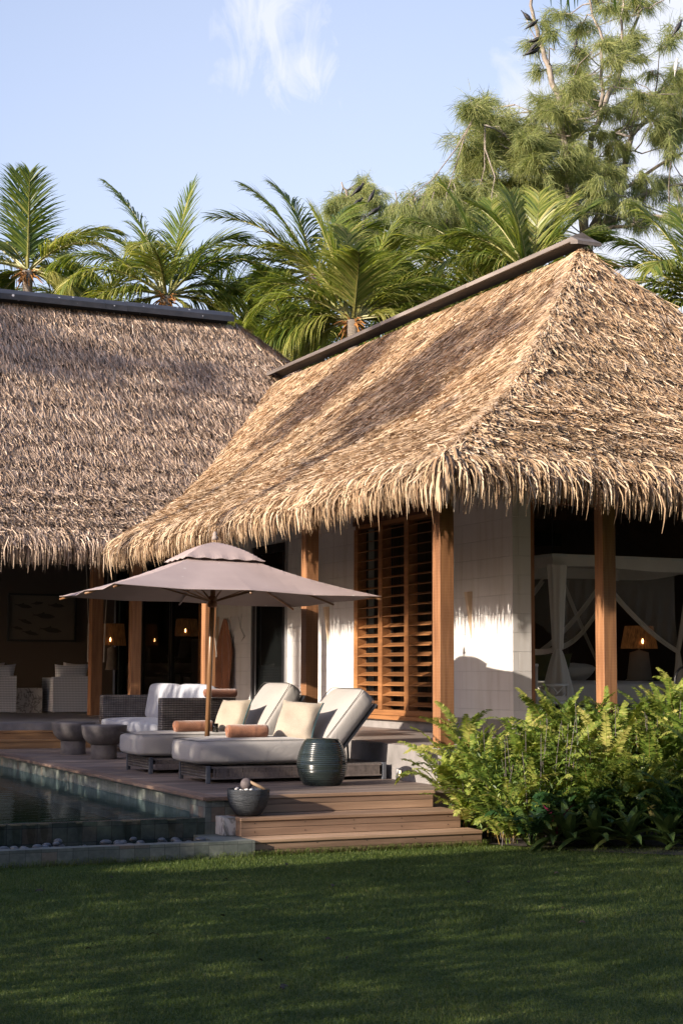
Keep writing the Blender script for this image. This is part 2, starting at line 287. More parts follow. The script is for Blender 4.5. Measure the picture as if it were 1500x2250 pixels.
M['coir'] = simple('orange_coir', (.36, .17, .045), (.2, .09, .03), 30, .95, .6)
M['bird'] = simple('black_plumage', (.018, .018, .02), (.010, .010, .012), 20, .6, .2)
M['bird_white'] = simple('white_plumage', (.55, .55, .53), None, 20, .7, .2)
M['palm'] = leafmat('palm_leaflet', [(0, (.045, .085, .018)), (.35, (.11, .16, .032)), (.7, (.22, .25, .055)), (1, (.40, .38, .13))], .45, .33)
M['rachis'] = simple('palm_rachis', (.28, .27, .09), (.20, .20, .06), 5, .5, .1)
M['needle'] = leafmat('casuarina_needle', [(0, (.13, .165, .065)), (.5, (.25, .285, .105)), (1, (.37, .38, .15))], .45, .6, (1.1, 1.15, .7))
M['fern'] = leafmat('fern_pinna', [(0, (.05, .090, .016)), (.3, (.12, .185, .03)), (.6, (.25, .29, .055)), (.88, (.42, .40, .12)), (1, (.34, .20, .07))], .30, .42)
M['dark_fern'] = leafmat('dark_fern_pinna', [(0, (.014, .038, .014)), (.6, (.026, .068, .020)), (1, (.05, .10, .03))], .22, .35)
M['lily'] = leafmat('boat_lily_leaf', [(0, (.04, .075, .022)), (.4, (.085, .13, .035)), (.62, (.20, .22, .06)), (.8, (.16, .02, .06)), (1, (.28, .03, .09))], .12, .38, (1, 1, 1))
M['grass'] = leafmat('grass_blade', [(0, (.040, .068, .011)), (.5, (.085, .122, .022)), (.85, (.14, .17, .040)), (1, (.16, .14, .06))], .25, .5)
M['hedge'] = leafmat('hedge_leaf', [(0, (.018, .04, .012)), (1, (.05, .09, .025))], .15, .5)

# ------------------------------------------------------------------ mesh helpers
def link(name, me, mats, parent=None):
    o = bpy.data.objects.new(name, me); col.objects.link(o)
    for mt in (mats if isinstance(mats, (list, tuple)) else [mats]): me.materials.append(M[mt] if isinstance(mt, str) else mt)
    if parent is not None:
        o.parent = parent; o.matrix_parent_inverse = Matrix.Translation(-Vector(parent.location)) if parent.rotation_euler.z == 0 else parent.matrix_basis.inverted()
    return o
def empty(name, loc, label, cat, group=None):
    o = bpy.data.objects.new(name, None); o.location = loc; o.empty_display_size = .1; col.objects.link(o); tag(o, label, cat, group); return o
def tag(o, label=None, cat=None, group=None, kind=None):
    if label: o['label'] = label
    if cat: o['category'] = cat
    if group: o['group'] = group
    if kind: o['kind'] = kind
    return o
def build(name, V, F, mats, parent=None, rnd=None, smooth=False, mi=None):
    V = np.asarray(V, dtype=np.float32).reshape(-1, 3); me = bpy.data.meshes.new(name)
    if isinstance(F, np.ndarray):
        nf, k = F.shape; me.vertices.add(len(V)); me.vertices.foreach_set('co', V.ravel()); me.loops.add(nf*k); me.loops.foreach_set('vertex_index', F.astype(np.int32).ravel())
        me.polygons.add(nf); me.polygons.foreach_set('loop_start', np.arange(0, nf*k, k, dtype=np.int32)); me.polygons.foreach_set('loop_total', np.full(nf, k, dtype=np.int32)); me.update(calc_edges=True)
    else: me.from_pydata(V.tolist(), [], F)
    if rnd is not None:
        a = me.attributes.new('rnd', 'FLOAT', 'POINT'); a.data.foreach_set('value', np.asarray(rnd, dtype=np.float32).ravel())
    if smooth: me.polygons.foreach_set('use_smooth', np.ones(len(me.polygons), dtype=bool))
    if mi is not None: me.polygons.foreach_set('material_index', np.asarray(mi, dtype=np.int32))
    me.validate(); return link(name, me, mats, parent)
class MB:
    def __init__(s): s.V = []; s.F = []; s.r = []; s.mi = []; s.k = 0
    def add(s, V, F, rnd=None):
        b = len(s.V); r = random.random() if rnd is None else rnd
        s.V += [tuple(v) for v in V]; s.F += [[i+b for i in f] for f in F]; s.r += [r]*len(V); s.mi += [s.k]*len(F); return s
    def box(s, x0, x1, y0, y1, z0, z1, bev=0.0, rnd=None):
        if bev <= 0:
            V = [(x, y, z) for x in (x0, x1) for y in (y0, y1) for z in (z0, z1)]
            return s.add(V, [[0, 1, 3, 2], [4, 6, 7, 5], [0, 4, 5, 1], [2, 3, 7, 6], [0, 2, 6, 4], [1, 5, 7, 3]], rnd)
        import bmesh
        bm = bmesh.new(); bmesh.ops.create_cube(bm, size=1.0)
        for v in bm.verts: v.co = Vector(((x0+x1)/2+v.co.x*(x1-x0), (y0+y1)/2+v.co.y*(y1-y0), (z0+z1)/2+v.co.z*(z1-z0)))
        bmesh.ops.bevel(bm, geom=bm.edges[:], offset=bev, segments=2, affect='EDGES', profile=.5)
        bm.verts.index_update(); V = [tuple(v.co) for v in bm.verts]; F = [[v.index for v in f.verts] for f in bm.faces]; bm.free(); return s.add(V, F, rnd)
    def tube(s, pts, rad, n=8, cap=True, rnd=None):
        pts = [Vector(p) for p in pts]; rad = rad if isinstance(rad, (list, tuple)) else [rad]*len(pts); V = []; F = []
        up = Vector((0, 0, 1)); d0 = (pts[1]-pts[0]).normalized(); a = d0.cross(up)
        if a.length < .1: a = d0.cross(Vector((1, 0, 0)))
        a.normalize()
        for i, p in enumerate(pts):
            d = (pts[min(i+1, len(pts)-1)]-pts[max(i-1, 0)]).normalized(); a = (a-d*a.dot(d)).normalized(); b = d.cross(a)
            for k in range(n): th = 2*math.pi*k/n; V.append(p+(a*math.cos(th)+b*math.sin(th))*rad[i])
        for i in range(len(pts)-1):
            for k in range(n): k2 = (k+1) % n; F.append([i*n+k, i*n+k2, (i+1)*n+k2, (i+1)*n+k])
        if cap: F.append(list(range(n))[::-1]); F.append([(len(pts)-1)*n+k for k in range(n)])
        return s.add(V, F, rnd)
    def lathe(s, prof, c=(0, 0, 0), n=40, rnd=None):
        V = []; F = []
        for (r, z) in prof:
            for k in range(n): th = 2*math.pi*k/n; V.append((c[0]+r*math.cos(th), c[1]+r*math.sin(th), c[2]+z))
        for i in range(len(prof)-1):
            for k in range(n): k2 = (k+1) % n; F.append([i*n+k, i*n+k2, (i+1)*n+k2, (i+1)*n+k])
        F.append([k for k in range(n)][::-1]); F.append([(len(prof)-1)*n+k for k in range(n)]); return s.add(V, F, rnd)
    def prism(s, poly, axis, a, b, rnd=None):      # polygon in the two other axes, extruded on axis
        def P(p, t):
            q = list(p); q.insert(axis, t); return tuple(q)
        n = len(poly); V = [P(p, a) for p in poly]+[P(p, b) for p in poly]
        F = [list(range(n)), list(range(n, 2*n))[::-1]]+[[i, (i+1) % n+0 if (i+1) % n else 0, n+(i+1) % n, n+i] for i in range(n)]
        return s.add(V, F, rnd)
    def mat(s, k): s.k = k; return s
    def build(s, name, mats, parent=None, smooth=False):
        o = build(name, s.V, s.F, mats, parent, s.r, smooth, s.mi)
        import bmesh
        bm = bmesh.new(); bm.from_mesh(o.data); bmesh.ops.recalc_face_normals(bm, faces=bm.faces); bm.to_mesh(o.data); bm.free()
        if smooth == 'auto':
            pass
        return o
def ribbons(P, S):
    """P (n,k,3) centre lines, S (n,k,3) half-width vectors -> verts, quads"""
    n, k, _ = P.shape; V = np.stack([P-S, P+S], 2).reshape(-1, 3)
    b = (np.arange(n)*k*2)[:, None]+(np.arange(k-1)*2)[None, :]
    F = np.stack([b, b+1, b+3, b+2], -1).reshape(-1, 4); return V, F
def unit(a): return a/np.maximum(np.linalg.norm(a, axis=-1, keepdims=True), 1e-9)
def ribobj(name, Ps, Ss, Rs, mat, parent=None):
    Vs, Fs, rs, b = [], [], [], 0
    for P, S, r in zip(Ps, Ss, Rs):
        V, F = ribbons(P, S); Vs.append(V); Fs.append(F+b); b += len(V); rs.append(np.repeat(r, P.shape[1]*2))
    return build(name, np.concatenate(Vs), np.concatenate(Fs), mat, parent, np.concatenate(rs))

def rbox(sx, sy, sz, bev, puff=.0, seg=3, nx=8, ny=8):
    """soft cushion: rounded box centred at 0 with slight puff"""
    import bmesh
    bm = bmesh.new(); bmesh.ops.create_cube(bm, size=1.0)
    bmesh.ops.subdivide_edges(bm, edges=bm.edges[:], cuts=5, use_grid_fill=True)
    for v in bm.verts:
        x, y, z = v.co*2
        ex, ey, ez = sx/2-bev, sy/2-bev, sz/2-bev
        p = Vector((x*sx/2, y*sy/2, z*sz/2)); q = Vector((max(-ex, min(ex, p.x)), max(-ey, min(ey, p.y)), max(-ez, min(ez, p.z))))
        d = p-q
        if d.length > 1e-6: p = q+d.normalized()*bev
        p.z += puff*(1-x*x)*(1-y*y)*(1 if z > 0 else -.3)*(abs(z)); v.co = p
    me = bpy.data.meshes.new('c'); V = [tuple(v.co) for v in bm.verts]; bm.verts.index_update(); F = [[v.index for v in f.verts] for f in bm.faces]; bm.free(); return np.array(V), F
def xf(V, rot=None, loc=(0, 0, 0)):
    V = np.asarray(V, float)
    if rot is not None: V = V @ np.array(rot.to_3x3() if isinstance(rot, Matrix) else rot).T
    return V+np.array(loc)
def subsurf(o, lv=1):
    md = o.modifiers.new('s', 'SUBSURF'); md.levels = lv; md.render_levels = lv; return o

# ================================================================== GROUND, POOL, DECK
tag(build('lawn', [(-400, -400, 0), (900, -400, 0), (900, 1200, 0), (-400, 1200, 0)], [[0, 1, 2, 3]], 'lawn'), kind='structure')
DZ, VZ = .441, .79           # deck and verandah levels
X1 = 7.27                    # face of the concrete verandah
b = MB()
# deck boards run along X, each board a real plank
y = 13.16; i = 0
while y < 22.2:
    b.box(4.86, X1-.004, y, y+.118, DZ-.03, DZ, rnd=random.random()); y += .124
b.box(4.9, X1-.01, 13.2, 22.2, .2, DZ-.034, rnd=0)
tag(b.build('deck', ['deck']), kind='structure')
b = MB()
for k, (xa, xb, ya, z) in enumerate([(4.93, 7.09, 12.52, .13), (4.92, 7.02, 12.78, .285)]):
    yb = 12.78 if k == 0 else 13.16
    b.box(xa, xb, ya-.012, ya+.128, z-.028, z, .004)
    yy = ya+.134
    while yy < yb-.02: b.box(xa, xb, yy, min(yy+.135, yb), z-.028, z); yy += .141
    h = (z-.03-(0 if k == 0 else .13))/2; z0 = -.01 if k == 0 else .134
    b.box(xa+.004, xb-.004, ya, ya+.022, z0+h+.004, z-.03); b.box(xa+.004, xb-.004, ya+.002, ya+.022, z0, z0+h)
    b.box(xa+.006, xb-.006, ya+.03, yb, -.01, z-.03, rnd=0)
b.box(5.05, 6.93, 13.14, 13.158, .362, DZ-.032); b.box(5.05, 6.93, 13.142, 13.158, .29, .358)
b.box(4.86, 6.95, 13.13, 13.157, DZ-.03, DZ, .004, rnd=.7)
STEPS = tag(b.build('deck_steps', ['step']), 'three broad timber steps from the lawn up to the deck', 'steps')
b = MB()
for ya, z0_, xa, xb in ((12.52, .085, 5.05, 7.0), (12.78, .235, 5.05, 6.95), (12.52, .03, 5.05, 7.0), (12.78, .165, 5.05, 6.95)):
    for xx in np.arange(xa, xb, .46): b.tube([(xx, ya+.001, z0_), (xx, ya-.0015, z0_)], .0045, 8, rnd=.1)
b.build('screws', ['black'], STEPS)['kind'] = 'stuff'
b = MB(); b.box(4.93-.115, 4.928, 12.9, 13.14, .13, .283, .004)
pool = empty('swimming_pool', (4.8, 13.4, 0), 'tiled infinity pool beside the deck with dark water and a spill edge', 'swimming pool')
b.build('stone_end_block', ['marble'], pool)
WX = -4.0; WZ = .272
b = MB(); b.box(WX, 4.72, 13.10, 13.24, 0, WZ-.004); b.build('spill_wall', ['tile_dark'], pool)
b = MB(); b.box(4.722, 5.048, 13.10, 13.5, 0, DZ-.034); b.build('corner_pier', ['tile_mid'], pool)
b = MB(); b.box(4.80, 4.90, 13.502, 22.2, -1.2, DZ-.032); b.build('inner_wall', ['tile_small'], pool)
b = MB(); b.box(WX, 4.9, 22.2, 22.3, -1.2, DZ-.032); b.build('inner_wall', ['tile_small'], pool)
b = MB(); b.box(WX, 4.798, 13.242, 22.198, -1.25, -1.2); b.box(WX, 4.798, 13.242, 13.30, -1.2, WZ-.01); b.build('basin', ['pool_tile'], pool)
b = MB(); yy = 13.1
while yy < 22.1:
    l = 1.9; b.box(4.70, 4.857, yy, min(yy+l, 22.3)-.004, DZ-.03, DZ+.002, .004); yy += l
b.box(4.72, 5.05, 13.08, 13.128, DZ-.032, DZ+.001, .004)
b.build('coping', ['coping'], pool)
b = MB(); b.box(WX, 4.93, 12.47, 12.60, 0, .13); b.box(4.62, 4.93, 12.602, 13.098, 0, .128); b.build('catch_basin_wall', ['tile_mid'], pool)
b = MB(); b.box(WX, 4.618, 12.602, 13.098, 0, .045); b.build('catch_basin', ['tile_dark'], pool)
# water surfaces
tag(build('water', [(WX, 13.242, WZ), (4.799, 13.242, WZ), (4.799, 22.198, WZ), (WX, 22.198, WZ)], [[0, 1, 2, 3]], 'water'), kind='structure')
# thin films of water running down the spill wall
k = 0
for xs, wd in ((2.98, .03), (3.10, .05), (3.22, .05), (3.33, .04), (4.03, .05), (4.13, .02), (4.42, .045), (3.62, .02)):
    n = 14; V = []; F = []
    for j in range(n):
        tt = j/(n-1); z = WZ+.002-tt*(WZ-.05); hw = wd*(1-.8*tt**.6)+.004+.004*math.sin(9*tt+xs*7)
        yv = 13.10-.006-.05*tt**1.5; V += [(xs-hw, yv, z), (xs+hw, yv, z)]
        if j: F.append([2*j-2, 2*j-1, 2*j+1, 2*j])
    o = build('water_trickle', V, F, 'clear_water' if 'clear_water' in M else 'clear'); tag(o, 'thin trickle of water running down the dark tiled spill wall of the pool', 'water trickle', 'trickles down the pool spill wall')
# pebbles in the catch basin
def pebble(name, p, r, mt, sq=.55, parent=None):
    th = np.linspace(0, math.pi, 7); ph = np.linspace(0, 2*math.pi, 10, endpoint=False); rz = random.uniform(0, 6.28); el = random.uniform(.8, 1.3)
    V = []
    for a in th:
        for q in ph:
            x, y, z = r*el*math.sin(a)*math.cos(q), r/el*math.sin(a)*math.sin(q), r*sq*math.cos(a)
            V.append((p[0]+x*math.cos(rz)-y*math.sin(rz), p[1]+x*math.sin(rz)+y*math.cos(rz), p[2]+z))
    F = [[i*10+k, i*10+(k+1) % 10, (i+1)*10+(k+1) % 10, (i+1)*10+k] for i in range(6) for k in range(10)]
    return build(name, V, F, mt, parent, smooth=True)
for i in range(150):
    x = random.uniform(2.7, 4.6) if i % 3 else random.uniform(3.7, 4.6); yy = random.uniform(12.63, 13.0); r = random.uniform(.018, .034)
    lo = i % 5 == 0
    if lo: r = random.uniform(.034, .045)
    tag(pebble('pebble', (x, yy, .05+r*.4+random.random()*.035+(.03 if lo else 0)), r, 'pebble_grey'), 'smooth grey pebble lying in the trough under the pool spill wall', 'pebble', 'pebbles in the trough under the pool')

# verandah slabs
b = MB(); b.box(X1, 16, 13.60, 26.8, .0, VZ-.002, .006); b.box(-6, X1-.002, 22.62, 36, 0, VZ-.012, .006)
tag(b.build('verandah', ['concrete']), kind='structure')
b = MB(); b.box(X1+.05, 16, 13.66, 26.8, VZ-.001, VZ+.002); tag(b.build('verandah_floor', ['floor']), kind='structure')
b = MB(); b.box(-6, 9.24, 22.7, 36, VZ-.011, VZ-.003); b.box(9.5, 16, 26.9, 36, VZ-.011, VZ-.003); tag(b.build('living_room_floor', ['greyfloor']), kind='structure')
b = MB()   # golden steps to the left terrace
for k, (ya, yb, z) in enumerate([(22.30, 22.46, .56), (22.46, 22.62, .68)]):
    b.box(-6, 7.2, ya-.01, yb, z-.03, z, .004, rnd=.8)
    for xa in np.arange(-6, 7.2, 1.35): b.box(xa, min(xa+1.345, 7.2), ya, yb-.002, DZ-.1, z-.031)
tag(b.build('terrace_steps', ['step_gold']), 'honey coloured timber steps rising to the left terrace', 'steps')
# recessed step light in the verandah face
sl = empty('step_light', (X1, 14.48, .5), 'small square recessed step light glowing in the concrete verandah face', 'light')
b = MB()
for (ya, yb, za, zb) in ((14.43, 14.445, .45, .56), (14.545, 14.56, .45, .56), (14.445, 14.545, .45, .465), (14.445, 14.545, .545, .56)): b.box(X1-.008, X1-.0005, ya, yb, za, zb)
b.build('bezel', ['alu'], sl); b = MB(); b.box(X1-.004, X1-.0005, 14.445, 14.545, .465, .545); b.build('lens', ['pebble_white'], sl)
b = MB(); b.box(X1-.0055, X1-.0042, 14.46, 14.50, .47, .535); b.build('lamp_glow', ['step_lamp_glow'], sl)

# ================================================================== HOUSES
PS = np.array([-.30, -.16, 0, .26, .79, 1.52, 2.2, 3.06, 4.2, 5.4]); PZ = np.array([3.13, 3.27, 3.39, 3.53, 3.83, 4.25, 4.80, 5.60, 6.76, 8.0])
prof = lambda s: np.interp(s, PS, PZ)
EX0, EY0, EX1 = 6.6, 12.3, 15.0           # right wing eave lines
LY0, LY1, LX0, LX1 = 22.3, 33.1, -6.0, 15.85
RS, LS = 4.2, 5.4
def grid_face(fa, fb, smax, name, parent, mat='thatch_base', drop=.07, s0=-.12):
    """fa(s), fb(s): end points (x,y) of the course at inset s"""
    ss = np.unique(np.concatenate([PS[(PS > s0) & (PS < smax)], [s0, smax], np.linspace(s0, smax, 16)])); V = []; F = []
    for j, s in enumerate(ss):
        A, B = fa(s), fb(s); z = float(prof(s))-drop
        V += [(*A, z), (*B, z)]
        if j: F.append([2*j-2, 2*j-1, 2*j+1, 2*j])
    return V, F
villa = empty('thatched_villa', (9.3, 15.7, 0), 'white walled villa under a steep sunlit palm thatch roof', 'house')
pav = empty('thatched_pavilion', (3, 28, 0), 'long thatched pavilion on the left, open at the front and roofed in greyer weathered thatch', 'house')
def cat(parts):
    V = []; F = []
    for v, f in parts: b = len(V); V += v; F += [[i+b for i in q] for q in f]
    return V, F
val = lambda s: (EX0+s, LY0+s)
fR = cat([grid_face(lambda s: (EX0+s, EY0+s), val, RS, '', None), grid_face(lambda s: (EX0+s, EY0+s), lambda s: (EX1-s, EY0+s), RS, '', None),
          grid_face(lambda s: (EX1-s, EY0+s), lambda s: (EX1-s, LY0+s), RS, '', None)])
build('roof_deck', fR[0], fR[1], 'thatch_base', villa)
fL = cat([grid_face(lambda s: (LX0+s, LY0+s), lambda s: (EX0+min(s, RS)+max(0, s-RS)*0+(0 if s <= RS else (LX1-s)-(EX0+RS)), LY0+s), LS, '', None),
          grid_face(lambda s: (LX1-s, LY0+s), lambda s: (LX1-s, LY1-s), LS, '', None), grid_face(lambda s: (LX0+s, LY0+s), lambda s: (LX0+s, LY1-s), LS, '', None),
          grid_face(lambda s: (LX0+s, LY1-s), lambda s: (LX1-s, LY1-s), LS, '', None)])
build('roof_deck', fL[0], fL[1], 'thatch_base', pav)
# soffits: sloping boards under the thatch so the eaves are closed from below
V = [(6.75, 12.45, 3.28), (14.9, 12.45, 3.28), (14.9, 22.4, 3.28), (6.75, 22.4, 3.28), (9.3, 15.7, 3.86), (14.9, 15.7, 3.86), (14.9, 26.0, 3.86), (9.3, 26.0, 3.86)]
build('soffit', V, [[0, 1, 5, 4], [0, 4, 7, 3], [4, 5, 6, 7]], 'ceiling', villa)
build('soffit', [(-6, 22.45, 3.28), (7.0, 22.45, 3.28), (10, 26.2, 3.95), (-6, 26.2, 3.95), (-6, 33, 3.95), (12, 33, 3.95)], [[0, 1, 2, 3], [3, 2, 5, 4]], 'ceiling', pav)

# ---- thatch: real leaf strips laid in overlapping courses
def thatch_face(origin_fn, along, down, slen, n_per_m2, keep, ls, jit=.30, lift=.035, wid=(.004, .0095), grey=0.0, seed=1, course=.42):
    """sample (s, t): strip root at inset s and position t along the eave."""
    g = np.random.default_rng(seed); smax, t0, t1 = slen
    n = int(n_per_m2*smax*1.25*(t1-t0)); s = g.uniform(.0, smax, n)
    # bunch the roots in courses so that each course end throws a fine shadow line
    k = np.round(s/course); use = g.random(n) < .30; s = np.where(use, np.clip(k*course+.30+g.normal(0, .045, n)+.03*np.sin(k*2.3+np.arange(n)%7), 0.02, smax), s)
    t = g.uniform(t0, t1, n); ok = keep(s, t); s, t = s[ok], t[ok]; n = len(s)
    L = np.where(use[ok], g.normal(.42, .03, n), g.uniform(*ls, n)*.9); A = np.array(along, float); D2 = np.array(down, float)   # D2: horizontal outward
    ang = g.normal(0, jit, n)
    P = np.zeros((n, 3, 3)); base = origin_fn(s, t)
    ridge_lift = np.where(use[ok], .6, 0)*lift
    for q, fr in enumerate((0, .55, 1.0)):
        ds = L*fr*np.cos(ang)*.78; sq = s-ds; dt = L*fr*np.sin(ang)*.9
        xy = origin_fn(sq, t+dt); P[:, q, :] = xy; P[:, q, 2] += -.035+fr*(lift*g.uniform(.3, 1.6, n)+ridge_lift*.8)
    T = unit(P[:, 2]-P[:, 0]); nrm = unit(np.cross(np.tile(A, (n, 1)), T)); nrm *= np.sign(nrm[:, 2:3]+1e-9); side = np.cross(T, nrm); roll = g.normal(0, .4, n)[:, None]
    sv = side*np.cos(roll)+nrm*np.sin(roll); wv = g.uniform(*wid, n)[:, None]
    S = np.stack([sv*wv*.8, sv*wv, sv*wv*.35], 1)
    S[:, 2] += nrm*(g.normal(0, .003, n)[:, None])
    r = np.clip(g.beta(2.2, 2.2, n)-grey, 0, 1); return P, S, r
def side_pt(s, t):      # villa west face
    return np.stack([EX0+s, t, prof(s)], -1)
def front_pt(s, t): return np.stack([t, EY0+s, prof(s)], -1)
def east_pt(s, t): return np.stack([EX1-s, t, prof(s)], -1)
def left_pt(s, t): return np.stack([t, LY0+s, prof(s)], -1)
def lend_pt(s, t): return np.stack([LX1-s, t, prof(s)], -1)
parts = []
parts.append(thatch_face(side_pt, (0, 1, 0), (-1, 0, 0), (RS, EY0, LY0+RS), 1000, lambda s, t: (t > EY0+s-.06) & (t < LY0+s+.05), (.24, .46), seed=3, jit=.26))
parts.append(thatch_face(front_pt, (1, 0, 0), (0, -1, 0), (RS, EX0, 13.0), 980, lambda s, t: (t > EX0+s-.06) & (t < EX1-s+.06), (.24, .44), seed=4, jit=.36, lift=.045))
parts.append(thatch_face(east_pt, (0, -1, 0), (1, 0, 0), (RS, EY0, 16.5), 120, lambda s, t: (t > EY0+s-.06), (.3, .5), seed=6))
# hip ridge strips: bundles folded over the hip
g = np.random.default_rng(11)
n = 4200; s = g.uniform(0, RS, n); L = g.uniform(.16, .30, n); off = g.normal(0, .09, n)
P = np.zeros((n, 3, 3))
a = g.uniform(-1.15, 1.15, n)
for q, fr in enumerate((0, .55, 1)):
    d = L*fr*.75; dx = -d*np.cos(math.pi/4-a); dy = -d*np.sin(math.pi/4-a)
    x = EX0+s+dx+np.where(off > 0, off, 0); y = EY0+s+dy+np.where(off < 0, -off, 0); P[:, q, 0] = x; P[:, q, 1] = y; P[:, q, 2] = prof(np.minimum(x-EX0, y-EY0))+.0+.04*fr*g.uniform(.2, 1.4, n)
T = unit(P[:, 2]-P[:, 0]); up = np.tile([-.5, -.5, .8], (n, 1)); sv = unit(np.cross(T, up))+.5*g.normal(0, .5, (n, 1))*unit(up); w_ = g.uniform(.005, .0115, n)[:, None]
parts.append((P, np.stack([sv*w_*.8, sv*w_, sv*w_*.35], 1), g.beta(2.4, 2, n)))
# eave fringe
def fringe(origin, outward, along, t0, t1, per_m, seed, corner=None, ln=(.28, .48)):
    g = np.random.default_rng(seed); n = int(per_m*(t1-t0)); t = g.uniform(t0, t1, n); s = g.uniform(-.05, .30, n)**1.0; L = g.uniform(*ln, n)*np.where(g.random(n) < .06, 1.25, 1); K = 6
    O = np.array(outward, float); A = np.array(along, float); P = np.zeros((n, K, 3)); cur = origin(s, t); cur[:, 2] += g.uniform(-.12, .03, n)
    az = g.normal(0, .26, n); el = np.full(n, -.42)+g.normal(0, .14, n); droop = g.uniform(.28, .55, n)
    P[:, 0] = cur
    for q in range(1, K):
        st = (L/(K-1))[:, None]; d = (O*np.cos(az)[:, None]+A*np.sin(az)[:, None])*np.cos(el)[:, None]; d[:, 2] += np.sin(el)
        cur = cur+d*st; P[:, q] = cur; el = np.maximum(el-droop*(.9+.3*q/K), -1.62-.25*g.random(n)); az = az+g.normal(0, .20, n)
    T = unit(P[:, -1]-P[:, 0]); sd = unit(np.cross(T, np.cross(np.tile(A, (n, 1)), T))); roll = g.normal(0, .8, n)[:, None]; nr = unit(np.cross(sd, T)); sv = sd*np.cos(roll)+nr*np.sin(roll); w_ = g.uniform(.003, .0088, n)[:, None]
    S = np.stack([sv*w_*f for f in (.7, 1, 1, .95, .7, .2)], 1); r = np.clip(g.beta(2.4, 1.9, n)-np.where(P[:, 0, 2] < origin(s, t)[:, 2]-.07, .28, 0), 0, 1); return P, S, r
Nf = 620
fr = [fringe(side_pt, (-1, 0, 0), (0, 1, 0), EY0+.05, LY0+.15, Nf, 21), fringe(front_pt, (0, -1, 0), (1, 0, 0), EX0+.05, 12.2, Nf, 22)]
g = np.random.default_rng(5); n = 420; th = g.uniform(0, math.pi/2, n)       # corner fan
cP = []; K = 6; P = np.zeros((n, K, 3)); s0 = g.uniform(-.02, .35, n); cur = np.stack([EX0+s0, EY0+s0, prof(s0)+g.uniform(-.12, .03, n)], -1); P[:, 0] = cur; el = np.full(n, -.4)+g.normal(0, .15, n); L = g.uniform(.28, .48, n); dr = g.uniform(.28, .55, n)
for q in range(1, K):
    d = np.stack([-np.cos(th)*np.cos(el), -np.sin(th)*np.cos(el), np.sin(el)], -1); cur = cur+d*(L/(K-1))[:, None]; P[:, q] = cur; el = np.maximum(el-dr, -1.7)
sv = unit(np.stack([-np.sin(th), np.cos(th), g.normal(0, .4, n)], -1)); w_ = g.uniform(.006, .0135, n)[:, None]
fr.append((P, np.stack([sv*w_*f for f in (.7, 1, 1, .95, .7, .2)], 1), g.beta(2.4, 1.9, n)))
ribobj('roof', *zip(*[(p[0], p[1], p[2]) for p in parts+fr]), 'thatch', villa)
lp = [thatch_face(left_pt, (1, 0, 0), (0, -1, 0), (LS, 3.0, LX1-LS+3.0), 1000, lambda s, t: ((t < EX0+s+.03) | (s > RS-.05)) & (t < LX1-s+.05), (.24, .44), seed=8, jit=.24, lift=.045),
      thatch_face(lend_pt, (0, 1, 0), (1, 0, 0), (LS, 26.0, 30.0), 160, lambda s, t: (s > 3.4) & (t > LY0+s-.05) & (t < LY1-s), (.3, .45), seed=9)]
lf = [fringe(left_pt, (0, -1, 0), (1, 0, 0), 3.4, EX0-.02, 620, 23)]
n = 1600; s = g.uniform(RS-.1, LS, n); L = g.uniform(.2, .36, n); a = g.uniform(-1.1, 1.1, n); P = np.zeros((n, 3, 3))
for q, f_ in enumerate((0, .55, 1)):
    d = L*f_*.75; x = LX1-s+d*np.cos(math.pi/4-a); y = LY0+s-d*np.sin(math.pi/4-a); P[:, q, 0] = x; P[:, q, 1] = y; P[:, q, 2] = prof(np.minimum(LX1-x, y-LY0))+.02+.05*f_*g.uniform(.2, 1.4, n)
T = unit(P[:, 2]-P[:, 0]); sv = unit(np.cross(T, np.tile([.5, -.5, .8], (n, 1)))); w_ = g.uniform(.009, .016, n)[:, None]
lp.append((P, np.stack([sv*w_*.8, sv*w_, sv*w_*.35], 1), g.beta(2.2, 2.2, n)))
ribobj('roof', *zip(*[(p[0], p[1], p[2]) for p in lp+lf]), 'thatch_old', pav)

# ridge caps (folded boards in lengths)
def ridge_cap(name, axis, c, a, bb, z, hw, dp, th, mat, parent, lens, cuts=()):
    b = MB(); edges = [a]+list(cuts)+[bb]
    for i in range(len(edges)-1):
        p, q = edges[i]+(.006 if i else 0), edges[i+1]
        for sgn in (-1, 1):
            poly = [(c, z), (c+sgn*hw, z-dp), (c+sgn*hw, z-dp-th), (c, z-th*1.2)] ; e = .003 if i % 2 else 0
            poly = [(u, v+e) for u, v in poly]
            if axis == 1: V = [(u, t_, v) for t_ in (p, q) for u, v in poly]
            else: V = [(t_, u, v) for t_ in (p, q) for u, v in poly]
            b.add(V, [[0, 1, 2, 3], [7, 6, 5, 4], [0, 4, 5, 1], [1, 5, 6, 2], [2, 6, 7, 3], [3, 7, 4, 0]], random.random())
    return b.build(name, [mat], parent)
ridge_cap('ridge_cap', 1, 10.8, 16.50, 26.6, 6.95, .15, .065, .055, 'ridge_wood', villa, None, (19.2, 21.9, 24.6))
b = MB(); b.add([(10.8, 16.495, 6.957), (10.628, 16.495, 6.885), (10.972, 16.495, 6.885), (10.628, 16.33, 6.80), (10.972, 16.33, 6.80), (10.628, 16.495, 6.79), (10.972, 16.495, 6.79), (10.628, 16.33, 6.755), (10.972, 16.33, 6.755)],
               [[0, 1, 3, 4, 2], [3, 7, 8, 4], [1, 5, 7, 3], [2, 4, 8, 6]], .6); b.build('ridge_end_cap', ['ridge_wood'], villa)
c1x, c2x = float(at(232, 662, 1, 27.5)[0]), float(at(280, 668, 1, 27.5)[0])
ridge_cap('ridge_cap', 0, 27.7, -.5, 10.35, 8.20, .24, .13, .10, 'slate', pav, None, (2.0, c1x, c2x))

